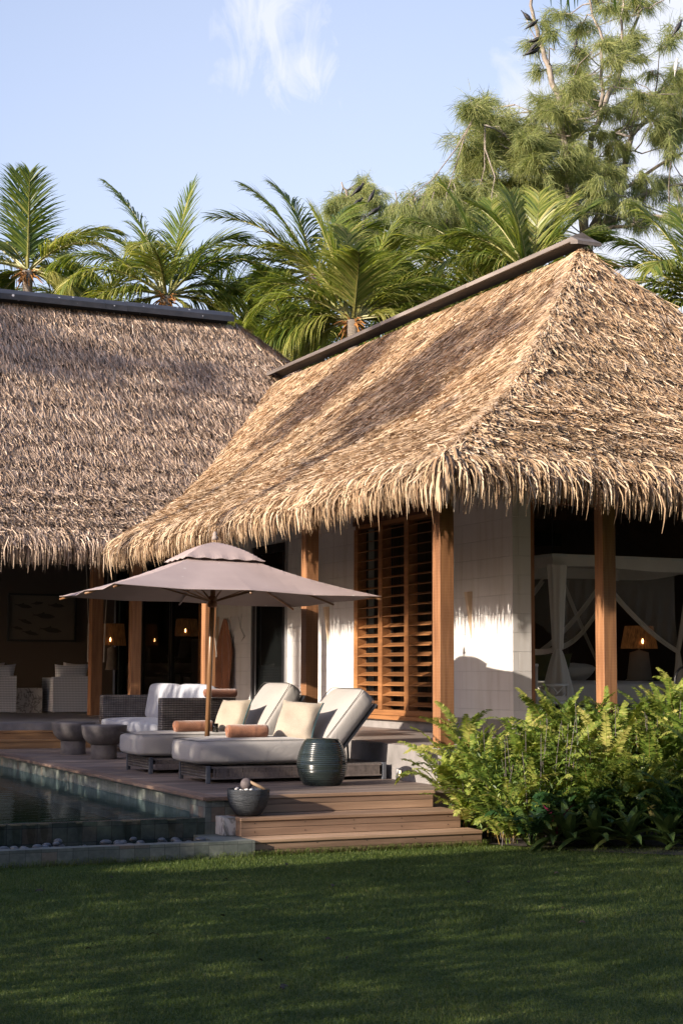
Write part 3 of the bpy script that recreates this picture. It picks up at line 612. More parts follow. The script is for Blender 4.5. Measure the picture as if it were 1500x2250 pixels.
# ---- walls of the villa
WXP = 9.3; WYF = 15.7
def wall_x(x, t, segs, name, parent, mt='wall'):
    b = MB()
    for (ya, yb, za, zb) in segs: b.box(x, x+t, ya, yb, za, zb)
    return b.build(name, [mt], parent)
WT = .24
LY_A, LY_B, LZ_A, LZ_B = 17.42, 19.80, .96, 3.50     # louvre opening
DY_A, DY_B, DZ_B = 22.32, 23.66, 3.47                 # glass door opening
wall_x(WXP, WT, [(WYF, LY_A, .98, 4.6), (LY_A, LY_B, LZ_B+.14, 4.6), (LY_B, DY_A, .98, 4.6), (DY_A, DY_B, DZ_B, 4.6), (DY_B, 26.0, .98, 4.6)], 'wall', villa)
wall_x(WXP-.012, WT+.02, [(WYF-.012, DY_A, VZ, .978), (DY_B, 26.0, VZ, .978)], 'plinth', villa, 'concrete')
# jamb of the wide front opening and posts
POST = .155
def post(x, y, z0, z1, parent, w_=POST): b = MB(); b.box(x, x+w_, y, y+w_, z0, z1, .006); o = b.build('post', ['post'], parent); return o
for yy in (13.70, 16.95, 20.36, 23.66): post(7.305, yy, VZ+.002, 3.42, villa)
for xx in (9.15, 12.6): post(xx, 13.66, VZ+.002, 3.42, villa)
post(7.30, 25.85, VZ, 3.6, pav, .19)
for b_ in (pav,): pass
b = MB(); b.box(7.32, 7.44, 13.62, 24.0, 3.42, 3.62); b.build('eave_beam', ['beam'], villa)
b = MB(); b.box(7.34, 15, 13.70, 13.80, 3.421, 3.60); b.build('eave_beam', ['beam_x'], villa)
b = MB(); b.box(WXP+WT+.002, WXP+WT+.06, WYF+.02, WYF+.16, VZ, 3.7); b.build('door_jamb', ['frame_wood'], villa)
b = MB(); b.box(WXP+WT+.062, 16, WYF+.04, WYF+.14, 3.45, 3.62); b.build('door_head', ['beam_x'], villa)
b = MB(); b.box(WXP-.03, WXP-.002, LY_A-.02, 19.92, LZ_B+.0, LZ_B+.20, .004); b.build('lintel', ['beam'], villa)
# small bolts on the corner post
for z in (1.02, 1.0+.0):
    pass
b = MB(); b.lathe([(.0, 0), (.012, 0), (.012, .006), (0, .008)], (0, 0, 0), 12); o = b.build('bolt', ['alu'], villa); o.data.transform(Matrix.Translation((7.40, 13.699, 1.06)) @ Matrix.Rotation(R(90), 4, 'X'))

# ---- louvred shutter window
lw = build('louvre_window', [], [], 'louvre', villa)
def partbox(name, boxes, mt, parent, bev=0): 
    b = MB()
    for bx in boxes: b.box(*bx, bev)
    return b.build(name, [mt] if isinstance(mt, str) else mt, parent)
bpy.data.objects.remove(lw)
fx0, fx1 = WXP-.045, WXP+.10
bay = (LY_B-LY_A)/3
frb = [(fx0, fx1, LY_A, LY_B, LZ_A, LZ_A+.07), (fx0, fx1, LY_A, LY_B, LZ_B-.06, LZ_B-.002)]
for k in range(4):
    yc = LY_A+.055+(LY_B-LY_A-.11)*k/3; frb.append((fx0-.02, fx1, yc-.058, yc+.058, LZ_A+.071, LZ_B-.061))
LW = partbox('louvre_window', frb, 'louvre', villa, .003)
LW['label'] = 'timber louvred window with three bays of open slats'
partbox('sill', [(WXP-.10, WXP-.003, LY_A-.02, LY_B+.03, LZ_A-.055, LZ_A-.002)], 'louvre', LW, .004)
for k in range(3):
    ya = LY_A+.055+(LY_B-LY_A-.11)*k/3+.060; yb = LY_A+.055+(LY_B-LY_A-.11)*(k+1)/3-.060
    for j in range(19):
        z = LZ_A+.15+j*.1265
        tilt = R(20 if j < 9 else 14); tilt += R(random.uniform(-1.2, 1.2)); hw = .058; c, s_ = math.cos(tilt)*hw, math.sin(tilt)*hw; xc = WXP+.0
        poly = [(xc-c, z-s_-.005), (xc+c, z+s_-.005), (xc+c, z+s_+.006), (xc-c, z-s_+.006)]
        b = MB(); V = [(u, yv, v) for yv in (ya, yb) for u, v in poly]; b.add(V, [[0, 1, 2, 3], [7, 6, 5, 4], [0, 4, 5, 1], [1, 5, 6, 2], [2, 6, 7, 3], [3, 7, 4, 0]], random.random()); b.build('slat', ['louvre'], LW)
    partbox('slat_rail', [(WXP+.066, WXP+.082, ya+.006, ya+.026, LZ_A+.08, LZ_B-.07), (WXP+.066, WXP+.082, yb-.026, yb-.006, LZ_A+.08, LZ_B-.07)], 'black', LW)
build('inner_pane', [(WXP+.13, LY_A, LZ_A), (WXP+.13, LY_B, LZ_A), (WXP+.13, LY_B, LZ_B), (WXP+.13, LY_A, LZ_B)], [[0, 3, 2, 1]], 'clear', LW)
# bathroom behind the louvres: warm dark cabinet glimpsed

# ---- narrow glass door
gd = partbox('glass_door', [(WXP-.02, WXP+.06, DY_A, DY_A+.13, VZ+.004, DZ_B-.002), (WXP-.02, WXP+.06, DY_B-.10, DY_B, VZ+.004, DZ_B-.002), (WXP-.02, WXP+.06, DY_A+.131, DY_B-.101, DZ_B-.13, DZ_B-.002), (WXP-.02, WXP+.06, DY_A+.131, DY_B-.101, VZ+.004, VZ+.08)], 'blackframe', villa)
gd['label'] = 'narrow black framed glass door'
partbox('pane', [(WXP+.015, WXP+.025, DY_A+.132, DY_B-.102, VZ+.08, DZ_B-.132)], 'glass', gd)
partbox('trim', [(WXP-.035, WXP-.004, DY_A-.035, DY_A-.002, VZ+.004, DZ_B), (WXP-.035, WXP-.004, DY_B+.002, DY_B+.04, VZ+.004, DZ_B), (WXP-.03, WXP-.022, DY_B-.16, DY_B-.13, VZ+.08, DZ_B-.13)], 'alu', gd)

# ---- pavilion interior
partbox('back_wall', [(-6, 9.2, 31.0, 31.2, VZ, 4.6)], 'room', pav)
partbox('wall', [(9.3, 9.5, 31.2, 36, VZ, 4.6), (9.5, 14.5, 35.8, 36, VZ, 4.6), (14.3, 14.5, 26.2, 35.8, VZ, 4.6), (9.56, 14.3, 26.2, 26.4, VZ, 4.6)], 'room', pav)
for (ya, yb) in ((26.16, 27.75), (27.80, 29.5), (29.55, 31.0)):
    gw = partbox('glass_panel', [(9.30, 9.36, ya, ya+.05, VZ+.02, 3.6), (9.30, 9.36, yb-.05, yb, VZ+.02, 3.6), (9.30, 9.36, ya+.051, yb-.051, VZ+.02, VZ+.1), (9.30, 9.36, ya+.051, yb-.051, 3.5, 3.6)], 'blackframe', pav)
    build('pane', [(9.33, ya+.051, VZ+.1), (9.33, yb-.051, VZ+.1), (9.33, yb-.051, 3.5), (9.33, ya+.051, 3.5)], [[0, 3, 2, 1]], 'clear', gw)
partbox('door_jamb', [(9.26, 9.42, 26.02, 26.15, VZ, 3.6)], 'frame_wood', pav)
partbox('eave_beam', [(-6, 9.25, 25.95, 26.07, 3.38, 3.6)], 'beam_x', pav)
partbox('soffit_board', [(9.2, 14.3, 26.2, 36, 4.1, 4.15)], 'ceiling', pav)

# ---- bedroom inside the villa
partbox('bedroom_wall', [(9.56, 16, 21.0, 21.15, VZ, 4.4), (15.9, 16, 16, 21, VZ, 4.4)], 'room_bed', villa)
partbox('bedroom_ceiling', [(9.56, 16, 15.9, 21, 4.2, 4.25)], 'ceiling', villa)
for i_, (a_, c_) in enumerate((((1170, 1170), (1228, 1201)), ((1490, 1160), (1520, 1190)))):
    p, q = at(*a_, 1, 20.99), at(*c_, 1, 20.99)
    o = partbox('air_grille', [(p[0], q[0], 20.93, 20.99, q[2], p[2])], 'black', None, .004); tag(o, ['black rectangular grille on the bedroom wall left of the front post', 'black grille on the bedroom wall at the right edge of the photo'][i_], 'air grille')

# ================================================================== FURNITURE
def obox(name, sx, sy, sz, bev, loc, mt, parent, rot=None, puff=0, lv=1):
    V, F = rbox(sx, sy, sz, bev, puff); o = build(name, xf(V, rot, loc), F, mt, parent, smooth=True); return subsurf(o, lv)
def piping_loop(name, sx, sy, z, bev, parent, rot, loc, mt='piping', r=.0036, puff=0):
    pts = []
    hx, hy = sx/2-bev*.35, sy/2-bev*.35; rr = bev*.9
    for cx, cy, a0 in ((hx-rr, hy-rr, 0), (-hx+rr, hy-rr, 90), (-hx+rr, -hy+rr, 180), (hx-rr, -hy+rr, 270)):
        for k in range(5): a = R(a0+k*22.5); pts.append((cx+rr*math.cos(a), cy+rr*math.sin(a), z))
    pts.append(pts[0]); P = xf(pts, rot, loc); b = MB(); b.tube([tuple(p) for p in P], r, 6, False); return b.build(name, [mt], parent, True)
def lounger(loc, label, back_deg, tow, pil):
    L = empty('sun_lounger', (0, 0, 0), label, 'sun lounger', 'sun loungers on the deck')
    W = .86
    # woven base: x from .35 to 2.25 relative to the foot of the cushion
    b = MB(); b.box(.11, 2.0, .05, W-.03, .145, .165); b.box(.11, .14, .03, W-.03, .045, .145); b.box(1.97, 2.0, .03, W-.03, .045, .145)
    b.build('base', ['wicker'], L)
    b = MB(); b.box(.14, 1.97, W-.06, W-.045, .05, .145); b.build('side_panel', ['wicker'], L)
    # strap lacing along the near side: individual straps with gaps
    b = MB(); x = .17
    while x < 1.94:
        b.box(x, x+.010, .030, .036, .045, .146); x += .0145 if (int(x*100) % 3) else .019
    b.box(.15, 1.96, .028, .044, .14, .158); b.box(.15, 1.96, .028, .044, .038, .052)
    b.build('strap_lacing', ['strap'], L)
    for (x, y) in ((.10, .02), (1.97, .02), (.10, W-.055), (1.97, W-.055)):
        b = MB(); b.box(x, x+.04, y, y+.035, 0, .168, .004); b.build('leg', ['metal'], L)
    sl_ = 1.36
    cu = obox('seat_cushion', sl_+.02, W+.03, .255, .075, (sl_/2-.0, W/2, .168+.125), 'cushion', L, None, .012)
    piping_loop('piping', sl_+.02, W+.03, .405, .075, cu, None, (sl_/2, W/2, 0))
    piping_loop('piping', sl_+.02, W+.03, .19, .075, cu, None, (sl_/2, W/2, 0))
    a = R(back_deg); rot = Matrix.Rotation(-a, 3, 'Y'); bl = .80
    hinge = np.array([1.24, W/2, .40]); d = np.array([math.cos(a), 0, math.sin(a)]); nn = np.array([-math.sin(a), 0, math.cos(a)])
    ctr = hinge+d*(bl/2-.08)-nn*.105+np.array([.06, 0, -.02])
    bk = obox('back_cushion', bl, W+.0, .21, .07, tuple(ctr), 'cushion', L, rot, .02)
    piping_loop('piping', bl, W, .092, .07, bk, rot, tuple(ctr))
    piping_loop('piping', bl, W, -.085, .07, bk, rot, tuple(ctr), 'cushion', .004)
    fr_ = MB(); 
    V, F = MB().box(-bl/2+.03, bl/2-.05, -W/2+.03, W/2-.03, -.012, .012).V, [[0, 1, 3, 2], [4, 6, 7, 5], [0, 4, 5, 1], [2, 3, 7, 6], [0, 2, 6, 4], [1, 5, 7, 3]]
    build('back_frame', xf(V, rot, ctr-nn*.122), F, 'metal', L)
    b = MB(); b.tube([tuple(ctr-nn*.13+d*.1), (1.78, W/2, .16)], .011, 6); b.build('back_strut', ['metal'], L)
    L.location = loc
    return L
L2 = lounger((5.19, 14.63, DZ), 'nearer of the two grey cushioned sun loungers, beside the green ceramic stool', 50, 0, 0)
L1 = lounger((5.15, 16.28, DZ), 'farther of the two grey cushioned sun loungers, behind the parasol pole', 56, 0, 0)

def pillow(name, size, th, loc, rot, mt, label, cat_='cushion', group=None, trim=None, parent=None, sz2=None):
    sz2 = sz2 or size; n = 15; V = []; F = []
    for sgn in (1, -1):
        for i in range(n):
            for j in range(n):
                u, v = -1+2*i/(n-1), -1+2*j/(n-1); h = ((1-u**4)*(1-v**4))**.55*th/2
                h *= 1+.10*math.sin(3*u+4*v+size*9)+.05*math.sin(7*u-5*v); pin = 1-.09*(1-u*u)*abs(v)**3-.0; pin2 = 1-.09*(1-v*v)*abs(u)**3
                V.append((u*size/2*pin2, v*sz2/2*pin, sgn*h))
    for s_ in (0, 1):
        for i in range(n-1):
            for j in range(n-1): q = [s_*n*n+i*n+j, s_*n*n+(i+1)*n+j, s_*n*n+(i+1)*n+j+1, s_*n*n+i*n+j+1]; F.append(q if s_ == 0 else q[::-1])
    V = xf(V, rot, (0, 0, 0)); o = build(name, V, F, mt, parent, smooth=True)
    if parent is None: o.location = loc; tag(o, label, cat_, group)
    if trim:
        b = MB(); pts = []
        for k in range(13): v = -1+2*k/12; pts.append((size/2*(1-.09*(1-v*v))*1.0, v*sz2/2, 0))
        P = xf(pts, rot, (0, 0, 0)); b.tube([tuple(p) for p in P], .0085, 6); t_ = b.build('trim', [trim], None, True); t_.parent = o
    return o
def rotm(az, tilt, roll=0):   # cushion standing on edge: face normal turned to azimuth az (deg), leaning back tilt
    return Matrix.Rotation(R(az), 3, 'Z') @ Matrix.Rotation(R(tilt), 3, 'Y') @ Matrix.Rotation(R(roll), 3, 'Z')
# faces look towards -X and up, leaning on the backrests
pillow('scatter_cushion', .45, .17, (6.33, 14.90, 1.02), Matrix.Rotation(R(42), 3, 'Z') @ Matrix.Rotation(R(-60), 3, 'Y') @ Matrix.Rotation(R(-94), 3, 'Z'), 'linen', 'oatmeal scatter cushion leaning on the backrest of the nearer lounger', 'cushion', 'oatmeal cushions on the loungers', 'trim')
pillow('scatter_cushion', .42, .16, (6.28, 16.60, 1.02), Matrix.Rotation(R(28), 3, 'Z') @ Matrix.Rotation(R(-62), 3, 'Y') @ Matrix.Rotation(R(-88), 3, 'Z'), 'linen', 'oatmeal scatter cushion on the farther lounger, behind a rolled towel', 'cushion', 'oatmeal cushions on the loungers', 'trim')
def towel_roll(loc, length, rad, rz, label, group='rolled terracotta towels'):
    b = MB(); n = 90; turns = 4.3; sec = []
    outer = []; 
    for k in range(48):
        a = 2*math.pi*k/48; rr = rad*(1+.015*math.sin(3*a)); outer.append((rr*math.cos(a), rr*math.sin(a)*.96))
    V = []; F = []; xs = [-length/2, -length/2+.012, -length/4, 0, length/4, length/2-.012, length/2]; sc_ = [.93, 1, 1.01, .99, 1.01, 1, .93]
    for x, s_ in zip(xs, sc_):
        for (y, z) in outer: V.append((x, y*s_, z*s_))
    for i in range(len(xs)-1):
        for k in range(48): F.append([i*48+k, i*48+(k+1) % 48, (i+1)*48+(k+1) % 48, (i+1)*48+k])
    F.append(list(range(48))[::-1]); F.append([(len(xs)-1)*48+k for k in range(48)]); b.add(V, F)
    for sx_ in (-1, 1):     # spiral end
        pts = []
        for k in range(110):
            a = 2*math.pi*turns*k/109; rr = rad*.90*(1-k/109*.92); pts.append((sx_*(length/2+.002), rr*math.cos(a), rr*math.sin(a)*.96))
        b.tube(pts, .0062, 5)
    o = b.build('towel_roll', ['towel'], None, True); o.rotation_euler = (0, 0, R(rz)); o.location = loc; return tag(o, label, 'towel', group)
zt = DZ+.423
towel_roll((5.78, 14.86, zt+.062), .40, .070, 0, 'rolled terracotta towel on the nearer lounger, its spiral end showing')
towel_roll((5.80, 16.50, zt+.060), .42, .066, 4, 'rolled terracotta towel on the farther lounger, behind the parasol pole')
towel_roll((7.02, 18.98, 1.245), .42, .055, 8, 'rolled terracotta towel lying on the arm of the wicker sofa')
b = MB(); b.lathe([(.0, 0), (.032, 0), (.034, .09), (.03, .09), (.028, .01), (0, .01)], (0, 0, 0), 20); o = b.build('drinking_glass', ['clear'], None, True); o.location = (6.02, 16.42, zt); tag(o, 'small clear drinking glass on the farther lounger beside the towel roll', 'glass')

# ---- parasol
U = np.array([5.74, 15.93, DZ]); lean = np.array([.030, 0, 0])
par = empty('parasol', tuple(U), 'large square taupe parasol on a wooden pole standing between the sun loungers', 'parasol')
th = R(-4); h = 1.36; zr = 2.30; ztp = 2.84
def sq(a, b_, z): x, y = a*math.cos(th)-b_*math.sin(th), a*math.sin(th)+b_*math.cos(th); return (U[0]+x+lean[0]*(z-DZ), U[1]+y, z-.006*x*4)
n = 24; V = []; F = []
def cz(a, b_, h=h):
    m_ = max(abs(a), abs(b_))/h; k_ = min(abs(a), abs(b_))/max(max(abs(a), abs(b_)), 1e-6); return zr+(ztp-zr)*(1-m_)**1.0-.05*math.sin(math.pi*m_)*(1-.0)-.035*m_*m_*math.sin(math.pi*k_)*0+(.03*m_**2*(0 if 0 else 1))*(-(1-abs(2*k_-1))*.6)
for i in range(n+1):
    for j in range(n+1):
        a, b_ = -h+2*h*i/n, -h+2*h*j/n; m_ = max(abs(a), abs(b_))/h
        k_ = min(abs(a), abs(b_))/max(abs(a), abs(b_), 1e-6); inn = 1-.035*m_**3*(1-abs(2*k_-1)); V.append(sq(a*inn, b_*inn, cz(a, b_)))
for i in range(n):
    for j in range(n): F.append([i*(n+1)+j, (i+1)*(n+1)+j, (i+1)*(n+1)+j+1, i*(n+1)+j+1])
# thickness shell: second layer 3 mm below
nv = len(V); V2 = [(x, y, z-.004) for x, y, z in V]; F2 = [[q+nv for q in f][::-1] for f in F]
def rim(n_):
    r_ = []
    for i in range(n_): r_.append((i*(n_+1), (i+1)*(n_+1)))
    for j in range(n_): r_.append((n_*(n_+1)+j, n_*(n_+1)+j+1))
    for i in range(n_, 0, -1): r_.append((i*(n_+1)+n_, (i-1)*(n_+1)+n_))
    for j in range(n_, 0, -1): r_.append((j, j-1))
    return r_
F3 = [[a, b_, b_+nv, a+nv] for a, b_ in rim(n)]
canopy = build('canopy', V+V2, F+F2+F3, 'canvas', par)
V = []; F = []; hv = .43; m2_ = 24            # vent cap with a ruffled hem
for i in range(m2_+1):
    for j in range(m2_+1):
        a, b_ = -hv+2*hv*i/m2_, -hv+2*hv*j/m2_; q = max(abs(a), abs(b_))/hv; V.append(sq(a, b_, ztp+.03-.07*q-.14*q**2+.006*math.sin(1.3*i)*q**5+.006*math.cos(1.1*j)*q**5))
for i in range(m2_):
    for j in range(m2_): F.append([i*(m2_+1)+j, (i+1)*(m2_+1)+j, (i+1)*(m2_+1)+j+1, i*(m2_+1)+j+1])
nv = len(V); V2 = [(x, y, z-.004) for x, y, z in V]; build('vent_cap', V+V2, F+[[q+nv for q in f][::-1] for f in F]+[[a, b_, b_+nv, a+nv] for a, b_ in rim(m2_)], 'canvas', par)
b = MB(); b.tube([sq(0, 0, DZ+.02), sq(0, 0, ztp+.02)], .027, 14); b.build('pole', ['pole_wood'], par, True)
b = MB(); b.lathe([(.0, 0), (.033, 0), (.033, .03), (.02, .045), (.026, .06), (.012, .085), (0, .09)], sq(0, 0, ztp+.055), 16); b.build('finial', ['stone_base'], par, True)
b = MB(); b.lathe([(.028, 0), (.05, .01), (.05, .05), (.04, .065), (.048, .08), (.048, .10), (.03, .12)], sq(0, 0, 2.18), 18); b.build('runner_hub', ['beam'], par, True)
b = MB(); b.lathe([(.028, 0), (.045, .01), (.045, .06), (.028, .07)], sq(0, 0, ztp-.13), 18); b.build('top_hub', ['beam'], par, True)
for (a, b_) in ((1, 1), (1, 0), (1, -1), (0, -1), (-1, -1), (-1, 0), (-1, 1), (0, 1)):
    e = h*1.0; tip = np.array(sq(a*e*.985, b_*e*.985, cz(a*h, b_*h)-.028)); top = np.array(sq(a*.03, b_*.03, ztp-.10)); mid = top*.5+tip*.5-np.array([0, 0, .02])
    b = MB(); b.tube([tuple(top), tuple(mid), tuple(tip+(tip-top)*.012)], .0115, 6); rb = b.build('rib', ['pole_wood'], par, True)
    b = MB(); s0_ = np.array(sq(a*.04, b_*.04, 2.25)); b.tube([tuple(s0_), tuple(mid-np.array([0, 0, .01]))], .009, 6); b.build('strut', ['pole_wood'], rb, True)
b = MB(); b.lathe([(.0, 0), (.27, 0), (.28, .02), (.27, .075), (.06, .085), (.05, .10), (.035, .32), (0, .32)], tuple(U+[0, 0, .001]), 40); b.build('weight', ['stone_base'], par, True)
b = MB(); p0 = np.array(sq(.03, -.02, 2.22)); pts = [tuple(p0+np.array([.01*math.sin(k), -.01, -k*.07])) for k in range(9)]; b.tube(pts, .004, 5); b.build('cord', ['rope'], par)

# ---- ceramic stool (ribbed barrel)
prof_s = []
for k in range(0, 91):
    z = .432*k/90; u = k/90; r = .158+.082*math.sin(math.pi*min(1, max(0, (u*.97+.03)))**.95)**.8
    if .10 < u < .93: r += .0022*math.sin(u*2*math.pi*24)
    prof_s.append((r, z))
prof_s = [(0, 0), (.15, 0)]+prof_s+[(.15, .438), (.0, .440)]
b = MB(); b.lathe(prof_s, (0, 0, 0), 64); o = b.build('ceramic_stool', ['glaze'], None, True); o.location = (6.25, 14.10, DZ+.001); tag(o, 'ribbed dark green glazed ceramic barrel stool in front of the nearer lounger', 'stool')

# ---- two mushroom shaped concrete side tables
def side_table(loc, label):
    t_ = empty('side_table', (0, 0, 0), label, 'side table', 'round concrete side tables')
    pr = [(0, .175), (.16, .175), (.20, .20), (.245, .25), (.272, .32), (.28, .38), (.28, .405), (.274, .412), (0, .412)]
    b = MB(); b.lathe(pr, (0, 0, 0), 56); b.build('bowl_top', ['dark_concrete'], t_, True)
    b = MB(); b.lathe([(0, 0), (.160, 0), (.163, .006), (.158, .10), (.160, .174), (0, .174)], (0, 0, 0), 48); b.build('foot', ['dark_concrete'], t_, True); t_.location = loc; return t_
side_table((5.57, 20.5, DZ), 'dark concrete mushroom side table, the one farther from the loungers')
side_table((5.63, 19.3, DZ), 'dark concrete mushroom side table overlapping the foot of the farther lounger')
for o in bpy.data.objects:
    if o.name.startswith(('bowl_top', 'foot', 'ceramic_stool')): 
        md = o.modifiers.new('e', 'EDGE_SPLIT'); md.split_angle = R(50)

# ---- wicker sofa
so = empty('wicker_sofa', (6.75, 20.4, DZ), 'grey wicker sofa with pale blue grey cushions facing the pool', 'sofa')
sx0, sx1, sy0, sy1 = 6.27, 7.25, 19.0, 21.75; st_ = 1.185
partbox('arm', [(sx0, sx1-.19, sy0, sy0+.17, DZ+.04, st_)], 'wicker', so, .012); partbox('arm', [(sx0, sx1-.19, sy1-.17, sy1, DZ+.04, st_)], 'wicker', so, .012)
partbox('back_frame', [(sx1-.188, sx1-.01, sy0, sy1, DZ+.04, st_)], 'wicker', so, .012)
partbox('seat_base', [(sx0+.02, sx1-.2, sy0+.172, sy1-.172, DZ+.06, DZ+.27)], 'wicker', so, .01)
for k in range(2):
    wd = (sy1-sy0-.36)/2; yc = sy0+.18+wd*(k+.5); obox('seat_cushion', .84, wd-.006, .17, .05, (sx0+.36, yc, DZ+.27+.085), 'sofa_cushion', so, None, .015)
    obox('back_cushion', .20, wd-.01, .50, .07, (sx1-.29, yc, DZ+.44+.22), 'sofa_cushion', so, Matrix.Rotation(R(10), 3, 'Y'), 0)
for (x, y) in ((sx0+.03, sy0+.03), (sx0+.03, sy1-.08), (sx1-.1, sy0+.03), (sx1-.1, sy1-.08)): partbox('leg', [(x, x+.05, y, y+.05, DZ, DZ+.039)], 'metal', so)

# ---- black bowl with coconut ladle and white pebbles
BX = (5.06, 12.965, .286)
bo = empty('stone_bowl', BX, 'black rough stone bowl on the top corner of the deck steps', 'bowl')
b = MB(); pr = [(0, 0), (.085, 0), (.105, .01), (.15, .07), (.178, .15), (.182, .20), (.181, .226), (.160, .226), (.155, .19), (0, .17)]; b.lathe(pr, BX, 48); o = b.build('bowl', ['black_stone'], bo, True); o.modifiers.new('e', 'EDGE_SPLIT').split_angle = R(45)
for i in range(14): 
    a = random.uniform(0, 6.28); q = random.uniform(.02, .12); tag(pebble('pebble', (BX[0]+q*math.cos(a)-.03, BX[1]+q*math.sin(a)-.02, BX[2]+.205+random.uniform(0, .02)), random.uniform(.014, .02), 'pebble_white', .8), 'small white pebble heaped in the black stone bowl', 'pebble', 'white pebbles in the bowl')
la = empty('ladle', (BX[0], BX[1], BX[2]+.24), 'coconut shell ladle with a pale stick handle resting across the black bowl', 'ladle')
b = MB(); c0 = (BX[0]-.03, BX[1]-.03, BX[2]+.268); b.lathe([(0, -.052), (.028, -.046), (.046, -.026), (.052, 0), (.046, .026), (.028, .046), (0, .052)], c0, 24); b.build('ladle_cup', ['coconut'], la, True)
b = MB(); b.tube([(c0[0]+.02, c0[1]-.03, c0[2]+.02), (c0[0]+.17, c0[1]-.09, c0[2]-.055)], [.013, .015], 10); b.build('handle', ['pale_wood'], la, True)

# ---- wall lights: slim tapering wedges
for i, (px, py, y) in enumerate(((1034, 1300, 16.66), (722, 1333, 20.78), (480, 1355, 25.27))):
    ztop = float(at(px, py, 0, WXP)[2]); b = MB(); V = [(WXP-.002, y-.035, ztop), (WXP-.002, y+.035, ztop), (WXP-.075, y+.035, ztop-.005), (WXP-.075, y-.035, ztop-.005), (WXP-.002, y-.006, ztop-.56), (WXP-.002, y+.006, ztop-.56)]
    b.add(V, [[0, 1, 2, 3], [0, 4, 5, 1], [3, 2, 5, 4], [0, 3, 4], [1, 5, 2]]); o = b.build('wall_light', ['sconce'])
    tag(o, ['slim tapering brass wall light right of the louvred window', 'slim tapering brass wall light between the second post and the louvred window', 'slim tapering brass wall light beside the hanging towel'][i], 'wall light', 'tapering wall lights')
# ---- hanging towel and driftwood hooks
def draped(name, cx, cy, z0, z1, wtop, wbot, mt, depth=.05, axis=1, folds=5, amp=.02, parent=None):
    n, m_ = 26, 22; V = []; F = []
    for i in range(n):
        t_ = i/(n-1); wd = wtop+(wbot-wtop)*min(1, t_*2.2)**.8; z = z1+(z0-z1)*t_
        for j in range(m_):
            u = j/(m_-1)-.5; of = amp*math.sin(u*folds*6.28+t_*2.5)*(.3+t_)+.02*t_; zz = z+(.10*abs(u+.2) if i == n-1 else 0)*1.0; p = (cx-depth/2-of, cy+u*wd, zz) if axis == 1 else (cx+u*wd, cy-depth/2-of, zz); V.append(p)
    for i in range(n-1):
        for j in range(m_-1): F.append([i*m_+j, i*m_+j+1, (i+1)*m_+j+1, (i+1)*m_+j])
    o = build(name, V, F, mt, parent, smooth=True); md = o.modifiers.new('t', 'SOLIDIFY'); md.thickness = .008; return o
tag(draped('hanging_towel', 9.27, 24.80, float(at(490, 1518, 0, 9.3)[2]), float(at(497, 1360, 0, 9.3)[2]), .07, .74, 'towel', .06, 1, 2.4, .035), 'terracotta towel hanging from a hook on the white wall', 'towel')
def antler(cy, cz, s=1.0):
    b = MB()
    for (a, l) in ((.5, .20), (-.25, .17), (.05, .12)): b.tube([(9.295, cy, cz-.18*s), (9.22, cy-.02*a, cz-.05*s), (9.20, cy-a*l*s, cz+l*.8*s)], [.011*s, .009*s, .003], 6)
    b.tube([(9.295, cy, cz-.18*s), (9.24, cy+.01, cz-.26*s)], [.011*s, .004], 6); return b.build('driftwood_hook', ['antler'], None, True)
p = at(508, 1375, 0, 9.25); tag(antler(p[1], p[2], 1.0), 'bleached forked driftwood hook just right of the hanging towel', 'hook', 'driftwood wall hooks')
p = at(532, 1372, 0, 9.25); tag(antler(p[1], p[2], 1.05), 'bleached forked driftwood hook nearest the narrow glass door', 'hook', 'driftwood wall hooks')

# ---- left terrace: two patterned armchairs, marble cube, picture
def armchair(loc, label):
    c_ = empty('armchair', (0, 0, 0), label, 'armchair', 'patterned woven armchairs on the terrace')
    # back of the chair faces the pool
    b = MB(); V = [(0, 0, .02), (.64, 0, .02), (.64, 0, .64), (0, 0, .62), (-.0, .11, .02), (.64, .11, .02), (.64, .13, .64), (0, .13, .62)]
    b.add(V, [[0, 1, 2, 3], [7, 6, 5, 4], [0, 4, 5, 1], [1, 5, 6, 2], [2, 6, 7, 3], [3, 7, 4, 0]]); b.build('back', ['weave'], c_)
    partbox('arm', [(0, .1, .132, .80, .02, .61)], 'weave', c_, .01); partbox('arm', [(.54, .64, .132, .80, .02, .61)], 'weave', c_, .01); partbox('seat', [(.101, .539, .132, .78, .02, .36)], 'weave', c_, .01)
    n = 11; V = []; F = []
    pc = pillow('back_pillow', .60, .16, (0, 0, 0), Matrix.Rotation(R(-78), 3, 'X'), 'weave', '', parent=c_); pc.data.transform(Matrix.Translation((.34, .15, .55)))
    c_.location = loc; return c_
p = at(112, 1568, 2, VZ); A1 = armchair((7.06, 27.35, VZ), 'pale blue woven armchair seen from behind, next to the timber post'); A2 = armchair((5.82, 27.5, VZ), 'pale blue woven armchair cut off by the left edge of the photo')
for A_ in (A1, A2): A_.rotation_euler.z = 0
pillow('scatter_cushion', .42, .14, (7.52, 27.75, VZ+.66), Matrix.Rotation(R(-80), 3, 'X') @ Matrix.Rotation(R(4), 3, 'Z'), 'lilac_linen', 'pale cushion peeking over the armchair next to the timber post', 'cushion', 'pale cushions on the armchairs')
pillow('scatter_cushion', .42, .14, (6.12, 27.9, VZ+.66), Matrix.Rotation(R(-80), 3, 'X'), 'lilac_linen', 'pale cushion on the armchair at the left edge of the photo', 'cushion', 'pale cushions on the armchairs')
mt_ = partbox('marble_table', [(6.48, 6.94, 27.6, 28.05, VZ+.002, VZ+.43)], 'marble', None, .006); tag(mt_, 'white veined marble cube table between the two woven armchairs', 'side table')
partbox('slot', [(6.66, 6.78, 27.596, 27.605, VZ+.355, VZ+.368)], 'black', mt_)
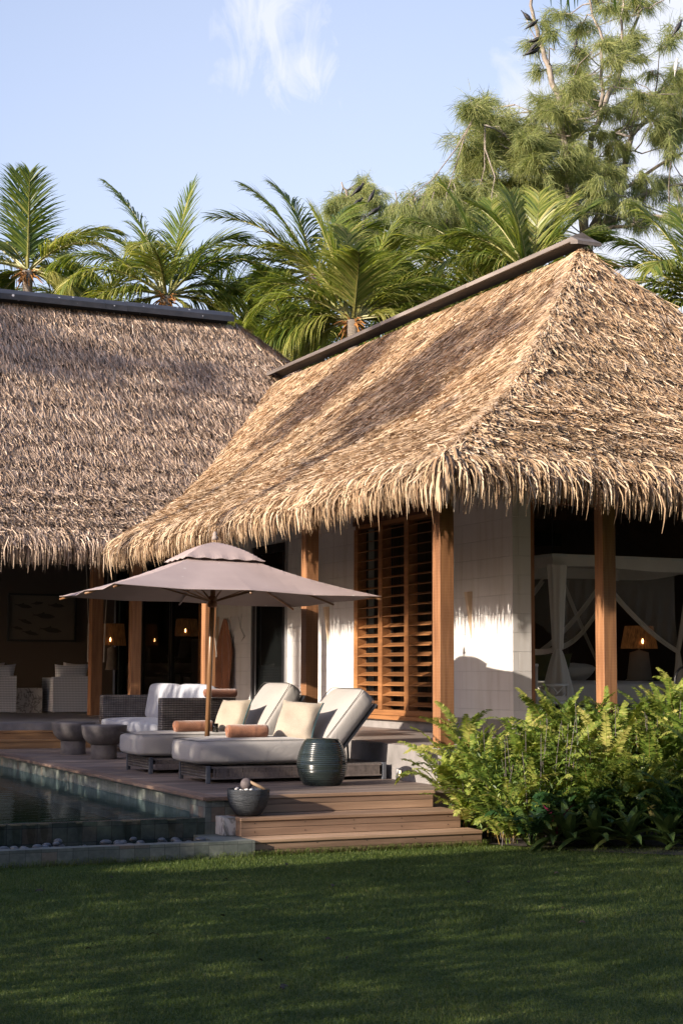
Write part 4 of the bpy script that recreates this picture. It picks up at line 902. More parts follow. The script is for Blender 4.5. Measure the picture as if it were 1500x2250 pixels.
# framed fish print
pa, pb = at(18, 1303, 1, 30.99), at(167, 1411, 1, 30.99); x0_, x1_, z0_, z1_ = pa[0], pb[0], pb[2], pa[2]
pic = empty('framed_print', ((x0_+x1_)/2, 30.99, z0_), 'black framed print of a shoal of dark fish on the back wall', 'picture')
partbox('frame', [(x0_, x1_, 30.95, 30.99, z1_-.04, z1_), (x0_, x1_, 30.95, 30.99, z0_, z0_+.04), (x0_, x0_+.04, 30.95, 30.99, z0_+.041, z1_-.041), (x1_-.04, x1_, 30.95, 30.99, z0_+.041, z1_-.041)], 'blackframe', pic)
partbox('print', [(x0_+.041, x1_-.041, 30.975, 30.985, z0_+.041, z1_-.041)], 'print', pic)
def fish(cx, cz_, l, a=0):
    pts = [(-.5, .12), (-.42, .02), (-.3, .03), (-.1, .10), (.0, .17), (.05, .10), (.3, .09), (.5, .01), (.5, -.01), (.3, -.09), (0, -.11), (-.1, -.1), (-.3, -.03), (-.42, -.02), (-.5, -.12), (-.44, 0)]
    return [(cx+(x*math.cos(a)-z*math.sin(a))*l, cz_+(x*math.sin(a)+z*math.cos(a))*l) for x, z in pts]
b = MB(); W_, H_ = x1_-x0_, z1_-z0_
for (u, v, l, a) in ((.22, .74, .36, -.15), (.70, .76, .34, -.05), (.52, .54, .46, -.08), (.25, .42, .30, -.3), (.62, .25, .46, -.12), (.33, .18, .34, -.2), (.42, .80, .26, .1), (.14, .28, .24, -.2)):
    poly = fish(x0_+u*W_, z0_+v*H_, l, a); V = [(x, 30.9735, z) for x, z in poly]; nn_ = len(V); b.add(V, [[0, 1, 15], [1, 2, 13, 14, 15][:4] if 0 else [1, 15, 13, 2] if 0 else [1, 2, 12, 13], [1, 13, 14, 15][:3], [13, 14, 15], [2, 3, 11, 12], [3, 4, 5], [3, 5, 10, 11], [5, 6, 9, 10], [6, 7, 8, 9]])
b.build('fish_drawing', ['ink'], pic)
# beam blinds: rolled bamboo blinds with cords
for i, (pa_, pb_, rp) in enumerate((((20, 1232), (148, 1232), ()), ((152, 1231), (222, 1231), (190,)), ((243, 1237), (276, 1237), (240,)))):
    a, c = at(*pa_, 1, 25.6), at(*pb_, 1, 25.6); bl_ = empty('rolled_blind', (a[0], 25.6, a[2]), ['bamboo blind rolled up under the eave at the far left', 'short bamboo blind rolled up above the left armchairs post', 'bamboo blind rolled up above the parasol edge'][i], 'blind', 'rolled bamboo blinds')
    b = MB(); b.tube([(a[0], 25.6, c[2]), (c[0], 25.6, c[2])], .075, 18); b.build('roll', ['bamboo_blind'], bl_, True)
    for r_ in rp:
        q0 = at(r_, 1240, 1, 25.55); q1 = at(r_+(5 if r_ == 190 else -9), 1370, 1, 25.55); q2 = at(r_+(3 if r_ == 190 else -12), 1455, 1, 25.55); b = MB(); b.tube([tuple(q0), tuple(q1), tuple(q2)], .006, 5); b.tube([tuple(q1), tuple(q2)], .012, 5); b.build('pull_cord', ['rope'], bl_)

# ---- lamps in the living room, behind the glass
def table_lamp(cx, cy, zs, r1, r2, hh, base, label, zb, standz, bulb=True, basemat='dark_concrete', br=.07, sh='shade'):
    l_ = empty('table_lamp', (cx, cy, zb), label, 'lamp'); b = MB(); n = 30; V = []; F = []
    b.lathe([(r1, 0), (r2, hh), (r2-.006, hh), (r1-.006, 0)], (cx, cy, zs), 40); o = b.build('lamp_shade', [sh], l_, True)
    o.data.polygons.foreach_set('material_index', [0]*len(o.data.polygons))
    import bmesh
    bm = bmesh.new(); bm.from_mesh(o.data); [bm.faces.remove(f) for f in list(bm.faces) if len(f.verts) > 4]; bm.to_mesh(o.data); bm.free()
    b = MB(); b.lathe([(0, 0), (br*1.15, 0), (br, .02), (br*.75, zs-zb-.06), (.012, zs-zb-.02), (.012, zs-zb+.1), (0, zs-zb+.1)], (cx, cy, zb), 24); b.build('base', [basemat], l_, True)
    b = MB(); b.lathe([(0, 0), (.010, .005), (.014, .035), (.005, .07), (0, .075)], (cx-.42*r1, cy-r1*.93, zs+.07), 12); b.build('bulb', ['bulb'], l_, True)
    return l_
q = atd(410, 1398, 31.5); table_lamp(q[0], q[1], q[2], .24, .20, .34, 0, 'tall lamp with a glowing brown drum shade seen through the living room glass', VZ+1.0, 0, basemat='black', br=.16, sh='shade_far')
q = at(247, 1418, 1, 30.4); table_lamp(q[0], q[1], q[2], .27, .22, .42, 0, 'dim glowing lamp with a pleated shade between the two timber posts', VZ+.75, 0, basemat='dark_concrete', br=.12, sh='shade_far')
# console, sofa and small table with twigs in the dark room
o = partbox('white_sofa', [(9.9, 12.6, 31.5, 32.4, VZ, VZ+.62), (9.9, 12.6, 32.2, 32.5, VZ+.621, VZ+.9)], 'sofa_cushion', None, .03); tag(o, 'long pale sofa in the dark living room behind the glass', 'sofa')
q = atd(385, 1478, 31.0); tb = empty('round_table', (q[0], q[1], VZ), 'round black tripod table in the dark living room', 'table')
b = MB(); b.lathe([(0, 0), (.38, 0), (.38, .03), (0, .03)], (q[0], q[1], q[2]-.03), 32); b.build('tabletop', ['black'], tb, True)
for a in (0, 2.1, 4.2): b = MB(); b.tube([(q[0]+.12*math.cos(a), q[1]+.12*math.sin(a), q[2]-.03), (q[0]+.22*math.cos(a), q[1]+.22*math.sin(a), VZ)], .03, 8); b.build('leg', ['black'], tb)
b = MB()
for k in range(46):
    a = random.uniform(0, 6.28); e = random.uniform(.3, 1.35); l = random.uniform(.15, .3); b.tube([(q[0]-.1, q[1], q[2]+.02), (q[0]-.1+l*.6*math.cos(a)*math.cos(e), q[1]+l*.6*math.sin(a)*math.cos(e), q[2]+.02+l*.7*math.sin(e)), (q[0]-.1+l*math.cos(a+.4)*math.cos(e), q[1]+l*math.sin(a+.4)*math.cos(e), q[2]+.02+l*1.1*math.sin(e))], [.008, .006, .003], 4)
tag(b.build('coral_branch', ['antler']), 'white branching coral standing on the round black table', 'ornament')
o = partbox('dark_cabinet', [(10.3, 11.4, 29.0, 29.5, VZ, VZ+1.35)], 'black', None, .01); tag(o, 'tall black cabinet in the living room below the drum lamp', 'cabinet')

# ---- bedroom: canopy bed
BX0, BX1, BY0, BY1, CZ0, CZ1 = 11.02, 13.6, 17.6, 19.9, 2.87, 3.04
bed = empty('canopy_bed', ((BX0+BX1)/2, 18.7, VZ), 'white canopy bed hung with tied back mosquito net', 'bed')
o = obox('mattress', BX1-BX0-.2, BY1-BY0-.1, .34, .06, ((BX0+BX1)/2, (BY0+BY1)/2, VZ+.45), 'cream', bed)
partbox('bed_base', [(BX0+.15, BX1-.15, BY0+.1, BY1-.05, VZ+.03, VZ+.27)], 'sofa_cushion', bed, .02)
V = []; F = []
def band(x0, y0, x1, y1, z0, z1, nm, mt, n=40, amp=.008):
    V = []; F = []; dx, dy = x1-x0, y1-y0; L = math.hypot(dx, dy); nx, ny = -dy/L, dx/L
    for i in range(n+1):
        t_ = i/n; o_ = amp*math.sin(t_*L*17)+amp*.6*math.sin(t_*L*41)
        for z in (z0+.02*math.sin(t_*7), (z0+z1)/2, z1): V.append((x0+dx*t_+nx*o_*(1 if z != z1 else .2), y0+dy*t_+ny*o_*(1 if z != z1 else .2), z))
    for i in range(n):
        for k in range(2): F.append([i*3+k, (i+1)*3+k, (i+1)*3+k+1, i*3+k+1])
    return build(nm, V, F, mt, bed, smooth=True)
for q in ((BX0, BY0, BX1, BY0), (BX0, BY1, BX0, BY0), (BX1, BY0, BX1, BY1), (BX1, BY1, BX0, BY1)): band(*q, CZ0, CZ1, 'canopy_valance', 'net' if q[1] == BY1 and q[3] == BY1 else 'cream')
build('canopy_top', [(BX0, BY0, CZ1+.002), (BX1, BY0, CZ1+.002), (BX1, BY1, CZ1+.002), (BX0, BY1, CZ1+.002)], [[0, 1, 2, 3]], 'net', bed)
partbox('canopy_rail', [(BX0-.01, BX1+.01, BY0-.0, BY0+.03, CZ1-.035, CZ1-.005), (BX0-.01, BX0+.02, BY0+.031, BY1, CZ1-.035, CZ1-.005)], 'white_paint', bed)
b = MB()
for (x, y) in ((BX0, BY0), (BX1, BY0)): b.tube([(x, y, CZ1), (x, y, 4.2)], .006, 5)
b.build('hanging_wire', ['black'], bed)
def net_curve(p0, p1, sag, w0, w1, nm, mt='net', n=26, m_=9, folds=3.0, dirv=(1, 0, 0), side=(0, 0, 1)):
    """gathered swag of net from p0 to p1"""
    p0, p1 = np.array(p0, float), np.array(p1, float); V = []; F = []; D = np.array(side, float)
    for i in range(n+1):
        t_ = i/n; c_ = p0*(1-t_)+p1*t_+np.array([0, 0, -sag*4*t_*(1-t_)]); wd = w0*(1-t_)+w1*t_
        for j in range(m_): u = j/(m_-1)-.5; V.append(tuple(c_+D*u*wd+np.array([0, -.03*math.sin(u*folds*6.28)*1.0, 0])))
    for i in range(n):
        for j in range(m_-1): F.append([i*m_+j, i*m_+j+1, (i+1)*m_+j+1, (i+1)*m_+j])
    return build(nm, V, F, mt, bed, smooth=True)
def corner_net(x, y, dirs):
    zk = 1.82
    # vertical gathered column, knot, flared skirt
    for (z0, z1, w0, w1) in ((CZ0+.02, zk, .16, .09), (zk, VZ+.32, .05, .30)):
        n, m_ = 18, 28; V = []; F = []
        for i in range(n+1):
            t_ = i/n; z = z0+(z1-z0)*t_; rr = w0+(w1-w0)*t_**.8
            for j in range(m_): a = 2*math.pi*j/m_; q = rr*(1+.16*math.sin(a*7+t_)); V.append((x+.05+q*math.cos(a)*.8, y-.03+q*.5*math.sin(a), z))
        for i in range(n):
            for j in range(m_): F.append([i*m_+j, i*m_+(j+1) % m_, (i+1)*m_+(j+1) % m_, (i+1)*m_+j])
        build('net_column', V, F, 'net', bed, smooth=True)
corner_net(BX0, BY0, None)
xr = 12.93
k1, k2 = (BX0+.06, BY0-.03, 1.83), (xr, BY0-.03, 1.80)
# draped panels: each is a surface between a top line and the sweeping lower edge
def panel(xa, xb, za, zb_fn, y, nm, mt='net_thin'):
    n, m_ = 30, 14; V = []; F = []
    for i in range(n+1):
        x = xa+(xb-xa)*i/n
        for j in range(m_+1): t_ = j/m_; zb = zb_fn(i/n); V.append((x, y+.025*math.sin(x*38+t_*3)*(.3+t_), CZ0*(1-t_)+zb*t_))
    for i in range(n):
        for j in range(m_): F.append([i*(m_+1)+j, (i+1)*(m_+1)+j, (i+1)*(m_+1)+j+1, i*(m_+1)+j+1])
    return build(nm, V, F, mt, bed, smooth=True)
xm = 11.75
panel(BX0+.05, xm+.05, 0, lambda u: 1.83+(.62*u**1.7), BY0-.01, 'net_panel'); net_curve((xm+.12, BY0-.02, 2.62), k1, .16, .10, .07, 'net_swag'); net_curve((BX0-.0, BY1-.3, 2.3), k1, .22, .10, .07, 'net_swag')
panel(xm+.1, xr, 0, lambda u: 2.75-.95*u**.75, BY0+.01, 'net_panel'); net_curve((xm-.05, BY0-.01, 2.80), k2, .10, .11, .07, 'net_swag')
net_curve((12.30, BY1, 2.85), (11.1, BY1, 1.75), .10, .12, .08, 'net_swag'); net_curve((12.62, BY1, 2.86), (13.2, BY1, 1.7), .02, .16, .08, 'net_swag'); net_curve((12.75, BY1-.9, 2.84), (11.6, BY1-.8, 1.72), .12, .11, .08, 'net_swag')
net_curve(k2, (xr+.03, BY0-.03, 1.15), 0, .05, .30, 'net_column', side=(1, 0, 0)); net_curve((xr+.25, BY0-.02, 2.88), k2, .02, .12, .06, 'net_swag', side=(1, 0, 0))
panel(BX0+.1, xr-.2, 0, lambda u: 1.75+.7*abs(2*u-1)**.8*0+.55*math.sin(math.pi*u), BY1, 'net_panel')
pillow('bed_pillow', .68, .2, (11.35, 19.3, VZ+.86), Matrix.Rotation(R(-70), 3, 'X'), 'cream', 'large cream pillow standing at the left of the canopy bed', 'pillow', sz2=.5)
pillow('bed_pillow', .62, .2, (11.85, 19.0, VZ+.80), Matrix.Rotation(R(-68), 3, 'X'), 'green_pillow', 'olive pillow behind the tied net of the canopy bed', 'pillow', sz2=.42)
pillow('bed_pillow', .55, .2, (12.35, 19.2, VZ+.72), Matrix.Rotation(R(-25), 3, 'X'), 'cream', 'flat white pillow on the canopy bed just left of the front post', 'pillow', sz2=.4)
q = at(1403, 1425, 1, 20.4); table_lamp(q[0], q[1], q[2], .28, .215, .34, 0, 'bedside lamp with a glowing brown woven shade on a white tapered base', VZ+.62, 0, basemat='white_paint', br=.19)
o = partbox('bedside_table', [(q[0]-.35, q[0]+.35, 20.1, 20.8, VZ, VZ+.615)], 'room_bed', None, .01); tag(o, 'dark bedside table under the glowing bedroom lamp', 'bedside table')
# white bamboo chair
ch = empty('bamboo_chair', (9.95, 16.5, VZ), 'white painted bamboo chair with a lattice side just inside the bedroom', 'chair')
cx0, cx1, cy = 9.90, 10.42, 16.35
b = MB(); P_ = lambda x, z: (x, cy, z)
b.tube([P_(cx0+.10, VZ), P_(cx0+.10, 1.60)], .018, 8); b.tube([P_(cx1, VZ), P_(cx1, 1.37)], .016, 8); b.tube([P_(cx0+.10, 1.37), P_(cx1+.02, 1.37)], .016, 8); b.tube([P_(cx0-.12, 1.60), P_(cx0+.12, 1.60)], .018, 8); b.tube([P_(cx0+.10, 1.16), P_(cx1, 1.16)], .016, 8)
b.build('frame', ['white_paint'], ch, True)
for (xa, za, xb, zb) in ((.12, 1.36, .30, 1.20), (.30, 1.20, .48, 1.36), (.12, 1.22, .22, 1.28), (.30, 1.36, .38, 1.28), (.38, 1.17, .50, 1.28), (.22, 1.17, .30, 1.2), (-.1, 1.5, .08, 1.35), (-.1, 1.35, .08, 1.5), (-.1, 1.28, .08, 1.15)):
    b = MB(); b.tube([P_(cx0+xa, za), P_(cx0+xb, zb)], .011, 7); b.build('lattice', ['white_paint'], ch, True)
b = MB(); b.tube([(cx0+.1, cy+.5, VZ), (cx0+.1, cy+.5, 1.6)], .016, 8); b.tube([(cx1, cy+.5, VZ), (cx1, cy+.5, 1.37)], .016, 8); b.build('leg', ['white_paint'], ch, True); partbox('seat', [(cx0+.08, cx1+.02, cy-.01, cy+.52, 1.18, 1.24)], 'white_paint', ch, .01)
# dark arched chair at the right edge
p = at(1482, 1500, 1, 15.2); b = MB(); pts = []
for k in range(13): a = math.pi*k/12; pts.append((p[0]+.12-.12*math.cos(a), 15.2, 1.42+.16*math.sin(a)))
pts = [(pts[0][0], 15.2, VZ)]+pts+[(pts[-1][0], 15.2, VZ)]; b.tube(pts, .014, 8); o = b.build('arched_chair', ['black'], None, True); tag(o, 'slim black arched metal chair back at the right edge behind the ferns', 'chair')

# ================================================================== PALMS
def frond_arrays(base, az, el, L, droop, g, nl=62, ll=.85, wl=.024, vee=.55, hang=.6, bend_az=0.0, tone=0.0):
    """returns rachis ribbon arrays and leaflet ribbon arrays"""
    K = 22; t = np.linspace(0, 1, K); e = el-droop*t**1.5; a = az+bend_az*t**2
    d = np.stack([np.cos(e)*np.sin(a), np.cos(e)*np.cos(a), np.sin(e)], -1); pts = base+np.concatenate([[np.zeros(3)], np.cumsum(d[:-1]*L/(K-1), 0)])
    side = unit(np.cross(d, np.array([0, 0, 1.0])+1e-3)); upv = unit(np.cross(side, d))
    tt = np.linspace(.13, .995, nl); tt = np.concatenate([tt, tt+g.normal(0, .004, nl)]); sg = np.concatenate([np.ones(nl), -np.ones(nl)]); tt = np.clip(tt, .1, 1)
    ok = g.random(2*nl) > .04; tt, sg = tt[ok], sg[ok]; n = len(tt)
    def ip(A): return np.stack([np.interp(tt, t, A[:, k]) for k in range(3)], -1)
    P0, D, S, U = ip(pts), unit(ip(d)), unit(ip(side)), unit(ip(upv))
    prof_ = np.sin(np.pi*np.clip((tt*.84+.12), 0, 1))**.5*(1.02-.30*tt); l = ll*prof_*g.uniform(.80, 1.10, n)
    fw = .75+.9*tt**1.3+g.normal(0, .12, n); dr = unit(S*sg[:, None]*(1.0)+D*fw[:, None]+U*(vee*(.4+.4*(1-tt)))[:, None]+g.normal(0, .09, (n, 3)))
    q = 5; P = np.zeros((n, q, 3)); P[:, 0] = P0; cur = P0.copy(); dd = dr.copy(); hg = hang*g.uniform(.6, 1.4, n)
    for k in range(1, q):
        cur = cur+dd*(l/(q-1))[:, None]; P[:, k] = cur; dd = unit(dd+np.array([.10, 0, -1.0])*(hg*(.10+.13*k))[:, None])
    wv = unit(np.cross(dr, U+.35*g.normal(0, 1, (n, 3)))); W_ = np.stack([wv*wl*f for f in (.55, 1, .85, .5, .05)], 1)
    r = np.clip(g.normal(.50+tone, .20, n)-.10*(sg < 0), 0, 1)
    rw = np.linspace(.045, .006, K)[:, None]
    R1 = (pts[None], (side*rw)[None]); R2 = (pts[None], (upv*rw)[None]); return R1, R2, (P, W_, r)
def palm(label, crown, trunk_base, fronds, seed, nl=62, scale=1.0, coir=True, group='coconut palms behind the roofs', wl=.026):
    g = np.random.default_rng(seed); pr = empty('palm_tree', tuple(trunk_base), label, 'palm tree', group)
    c = np.array(crown); tb = np.array(trunk_base); b = MB(); mid = (c+tb)/2+np.array([.3, 0, 0]); b.tube([tuple(tb), tuple(mid), tuple(c-[0, 0, .5]), tuple(c-[0, 0, .05])], [.20, .15, .13, .16], 10); b.build('trunk', ['bark'], pr, True)
    if coir:
        b = MB()
        for k in range(40):
            a = g.uniform(0, 6.28); e = g.uniform(-.9, .8); l = g.uniform(.25, .5); dv = np.array([math.cos(a)*math.cos(e), math.sin(a)*math.cos(e), math.sin(e)]); b.tube([tuple(c-[0, 0, .15]), tuple(c-[0, 0, .15]+dv*l*.6), tuple(c-[0, 0, .2]+dv*l-[0, 0, .08])], [.03, .02, .006], 4)
        b.build('flower_stalks', ['coir'], pr)
    fronds = list(fronds)+[fr_screen(g.choice([205., 335., 190., 350.])+g.normal(0, 12), 1.9*g.uniform(.8, 1.2), .9, g.uniform(-.5, .3), .42) for _ in range(3)]
    for (az, el, L, droop, tone) in fronds:
        R1, R2, lf_ = frond_arrays(c+np.array([math.sin(az), math.cos(az), 0])*.08, az, el, L*scale, droop, g, nl, ll=1.32*scale, wl=wl, hang=(.35+1.5*max(0, .9-el)+.5*(g.random())), bend_az=g.normal(0, .25), tone=tone, vee=g.uniform(.0, .6))
        V1, F1 = ribbons(*R1); V2, F2 = ribbons(*R2); V3, F3 = ribbons(lf_[0], lf_[1]); nf = len(F1)+len(F2)
        o = build('frond', np.concatenate([V1, V2, V3]), np.concatenate([F1, F2+len(V1), F3+len(V1)+len(V2)]), ['palm', 'rachis'], pr,
                  np.concatenate([np.full(len(V1)+len(V2), .9), np.repeat(lf_[2], lf_[0].shape[1]*2)]), mi=np.concatenate([np.ones(nf, int), np.zeros(len(F3), int)]))
    return pr
# azimuth helper: screen angle (0 = right, 90 = up) -> world azimuth & elevation with some depth component
def fr_screen(ang, L, droop, depth=0.0, tone=0.0):
    """frond that starts out towards screen angle `ang` (deg), depth>0 leans away from the camera"""
    a = R(ang); v = math.cos(a)*_r+math.sin(a)*np.array([0, 0, 1.0])+depth*np.array([math.sin(YAW), math.cos(YAW), 0]); v = v/np.linalg.norm(v)
    return (math.atan2(v[0], v[1]), math.asin(max(-.99, min(.99, v[2]))), L, droop, tone)
def crown_set(g, angs, L=3.7):
    out_ = []
    for (a, l, dr, dp) in angs: out_.append(fr_screen(a+g.normal(0, 4), L*l, dr, dp, g.normal(0, .12)))
    return out_
g = np.random.default_rng(77)
def std_crown(seed, L, extra=(), n=15, lean=0):
    g = np.random.default_rng(seed); o_ = []
    for k in range(n):
        u = k/n; ang = (80+lean)+(-1)**k*(8+u*118)+g.normal(0, 6); dp = g.uniform(-.9, .9); el_dr = .35+1.35*u+g.normal(0, .12); o_.append(fr_screen(ang, L*g.uniform(.85, 1.05), el_dr, dp, g.normal(0, .13)))
    return o_+list(extra)
def P3(px, py, d): return atd(px, py, d)
pl = [
 ('coconut palm at the far left with one broad upright spear frond', (62, 592), 43, [fr_screen(95, 3.0, .15, .1, -.1), fr_screen(88, 2.6, .1, -.2, -.2), fr_screen(135, 3.2, .9, .2, 0), fr_screen(52, 2.9, 1.0, .2, .3), fr_screen(40, 3.0, 1.5, -.2, .3), fr_screen(150, 3.0, 1.3, .3, .1), fr_screen(20, 2.8, 1.5, .4, -.1), fr_screen(165, 2.9, 1.4, -.3, 0), fr_screen(70, 2.2, .9, .5, 0), fr_screen(-5, 2.6, 1.1, .5, -.2), fr_screen(190, 2.6, 1.0, .2, 0), fr_screen(-30, 2.2, .8, .3, .2), fr_screen(120, 2.5, .7, .6, 0), fr_screen(215, 2.2, .7, .3, -.1)], 101),
 ('coconut palm with orange flower stalks rising behind the dark ridge', (366, 648), 40, [fr_screen(104, 3.6, .5, .1, 0), fr_screen(84, 3.1, .15, .1, -.15), fr_screen(118, 3.6, .9, .3, .1), fr_screen(132, 3.4, 1.25, .1, 0), fr_screen(146, 3.2, 1.5, -.3, .2), fr_screen(65, 3.0, .9, .2, -.1), fr_screen(48, 3.0, 1.4, -.1, -.1), fr_screen(30, 2.9, 1.4, .3, 0), fr_screen(95, 2.6, 1.2, -.9, .3), fr_screen(160, 3.0, 1.4, .2, .25), fr_screen(172, 2.6, 1.2, -.4, .2), fr_screen(15, 2.6, 1.2, .2, -.1), fr_screen(108, 3.0, .8, .8, -.1), fr_screen(75, 2.6, .6, .7, -.1), fr_screen(0, 2.2, .9, .4, .1)], 102),
 ('tall coconut palm in the middle with several arching fronds against the sky', (690, 600), 42, [fr_screen(112, 3.3, .55, .1, 0), fr_screen(98, 3.0, .6, .1, -.1), fr_screen(128, 3.4, .8, .1, 0), fr_screen(78, 2.9, .7, .2, -.1), fr_screen(62, 2.8, 1.2, .1, 0), fr_screen(45, 2.8, 1.5, .1, -.1), fr_screen(142, 3.6, 1.3, .1, .1), fr_screen(155, 3.6, 1.5, 0, 0), fr_screen(168, 3.3, 1.3, .2, .1), fr_screen(30, 2.7, 1.5, .3, 0), fr_screen(178, 3.0, .9, -.3, -.1), fr_screen(105, 2.5, .9, .8, 0), fr_screen(15, 2.4, 1.2, -.2, 0), fr_screen(-8, 2.4, .8, .2, 0), fr_screen(195, 2.6, .8, .2, .1)], 103),
 ('young coconut palm with upright pale green fronds in front of the tall middle palm', (775, 700), 36, [fr_screen(103, 2.7, .2, 0, .25), fr_screen(92, 2.5, .25, .2, .2), fr_screen(76, 2.6, .3, .1, .15), fr_screen(62, 2.6, .6, .1, 0), fr_screen(118, 2.6, .8, -.1, .15), fr_screen(132, 2.6, 1.2, .1, .1), fr_screen(46, 2.5, 1.1, .1, .1), fr_screen(148, 2.6, 1.3, -.2, .15), fr_screen(30, 2.6, 1.1, .1, .3), fr_screen(165, 2.5, 1.0, .2, .1), fr_screen(16, 2.5, .8, .2, .3), fr_screen(84, 2.0, .6, -.8, .2), fr_screen(180, 2.3, .7, .1, 0), fr_screen(2, 2.3, .5, .2, 0)], 104),
 ('broad coconut palm under the big casuarina, its fronds fanning over the ridge', (1075, 640), 41, [fr_screen(100, 3.3, .4, .1, -.1), fr_screen(88, 3.0, .35, .2, 0), fr_screen(112, 3.5, .9, .2, 0), fr_screen(128, 3.6, 1.0, .1, .05), fr_screen(140, 3.6, 1.2, -.1, .1), fr_screen(152, 3.4, 1.3, .1, .1), fr_screen(75, 2.8, .7, .1, 0), fr_screen(60, 2.9, .8, .2, -.1), fr_screen(165, 3.2, 1.0, .1, .1), fr_screen(45, 3.0, 1.0, .1, 0), fr_screen(120, 2.8, 1.2, -.6, .1), fr_screen(95, 2.3, 1.2, -.8, .2), fr_screen(30, 2.8, .9, .2, 0), fr_screen(175, 2.8, .8, .2, 0)], 105),
 ('coconut palm filling the gap between the young palm and the broad palm', (880, 735), 43, std_crown(113, 3.1, n=17), 113),
 ('coconut palm with stiff upright fronds just left of the roof peak', (1165, 600), 38, [fr_screen(97, 2.2, .2, .1, .1), fr_screen(85, 2.2, .2, .1, .15), fr_screen(72, 2.2, .3, .1, .1), fr_screen(58, 2.4, .35, .1, -.2), fr_screen(112, 2.3, .5, .1, 0), fr_screen(46, 2.2, .6, .1, -.2), fr_screen(130, 2.4, .9, .1, .1), fr_screen(90, 2.0, .4, .7, 0), fr_screen(150, 2.4, 1.1, -.1, .1), fr_screen(30, 2.0, .8, .1, 0)], 106),
 ('coconut palm at the right edge behind the hip of the roof', (1545, 660), 38, [fr_screen(108, 3.0, .5, .1, .1), fr_screen(124, 3.2, .9, .1, .1), fr_screen(138, 3.2, 1.1, .1, 0), fr_screen(150, 3.2, 1.3, 0, .05), fr_screen(162, 3.1, 1.0, .1, .1), fr_screen(95, 2.8, .3, .2, 0), fr_screen(175, 2.9, .8, .1, 0), fr_screen(80, 2.7, .6, .2, 0), fr_screen(130, 2.6, 1.3, -.6, .2), fr_screen(60, 2.8, .9, .2, 0), fr_screen(190, 2.6, .6, .2, 0), fr_screen(30, 2.8, 1.2, .2, 0)], 107),
 ('low palm filling the gap between the two left palms', (205, 700), 46, std_crown(108, 3.0, n=13), 108),
 ('low palm just behind the junction of the two roofs', (650, 800), 40, std_crown(109, 2.9, n=15), 109),
 ('palm half hidden between the second palm and the tall middle palm', (560, 760), 45, std_crown(110, 3.3, n=14, lean=10), 110),
 ('palm low behind the long grey ridge board', (930, 740), 44, std_crown(111, 3.0, n=14), 111),
 ('palm crown low behind the right end of the grey ridge board', (1010, 700), 47, std_crown(112, 3.0, n=12), 112)]
for lb, (px, py), dist, frs, sd_ in pl:
    c = P3(px, py, dist); palm(lb, c, (c[0]+.6, c[1]+.3, 0), [(a_, e_, l_*.97, d_*1.22, t_+.04) for a_, e_, l_, d_, t_ in frs], sd_, nl=78 if dist < 44 else 60, wl=.0205)

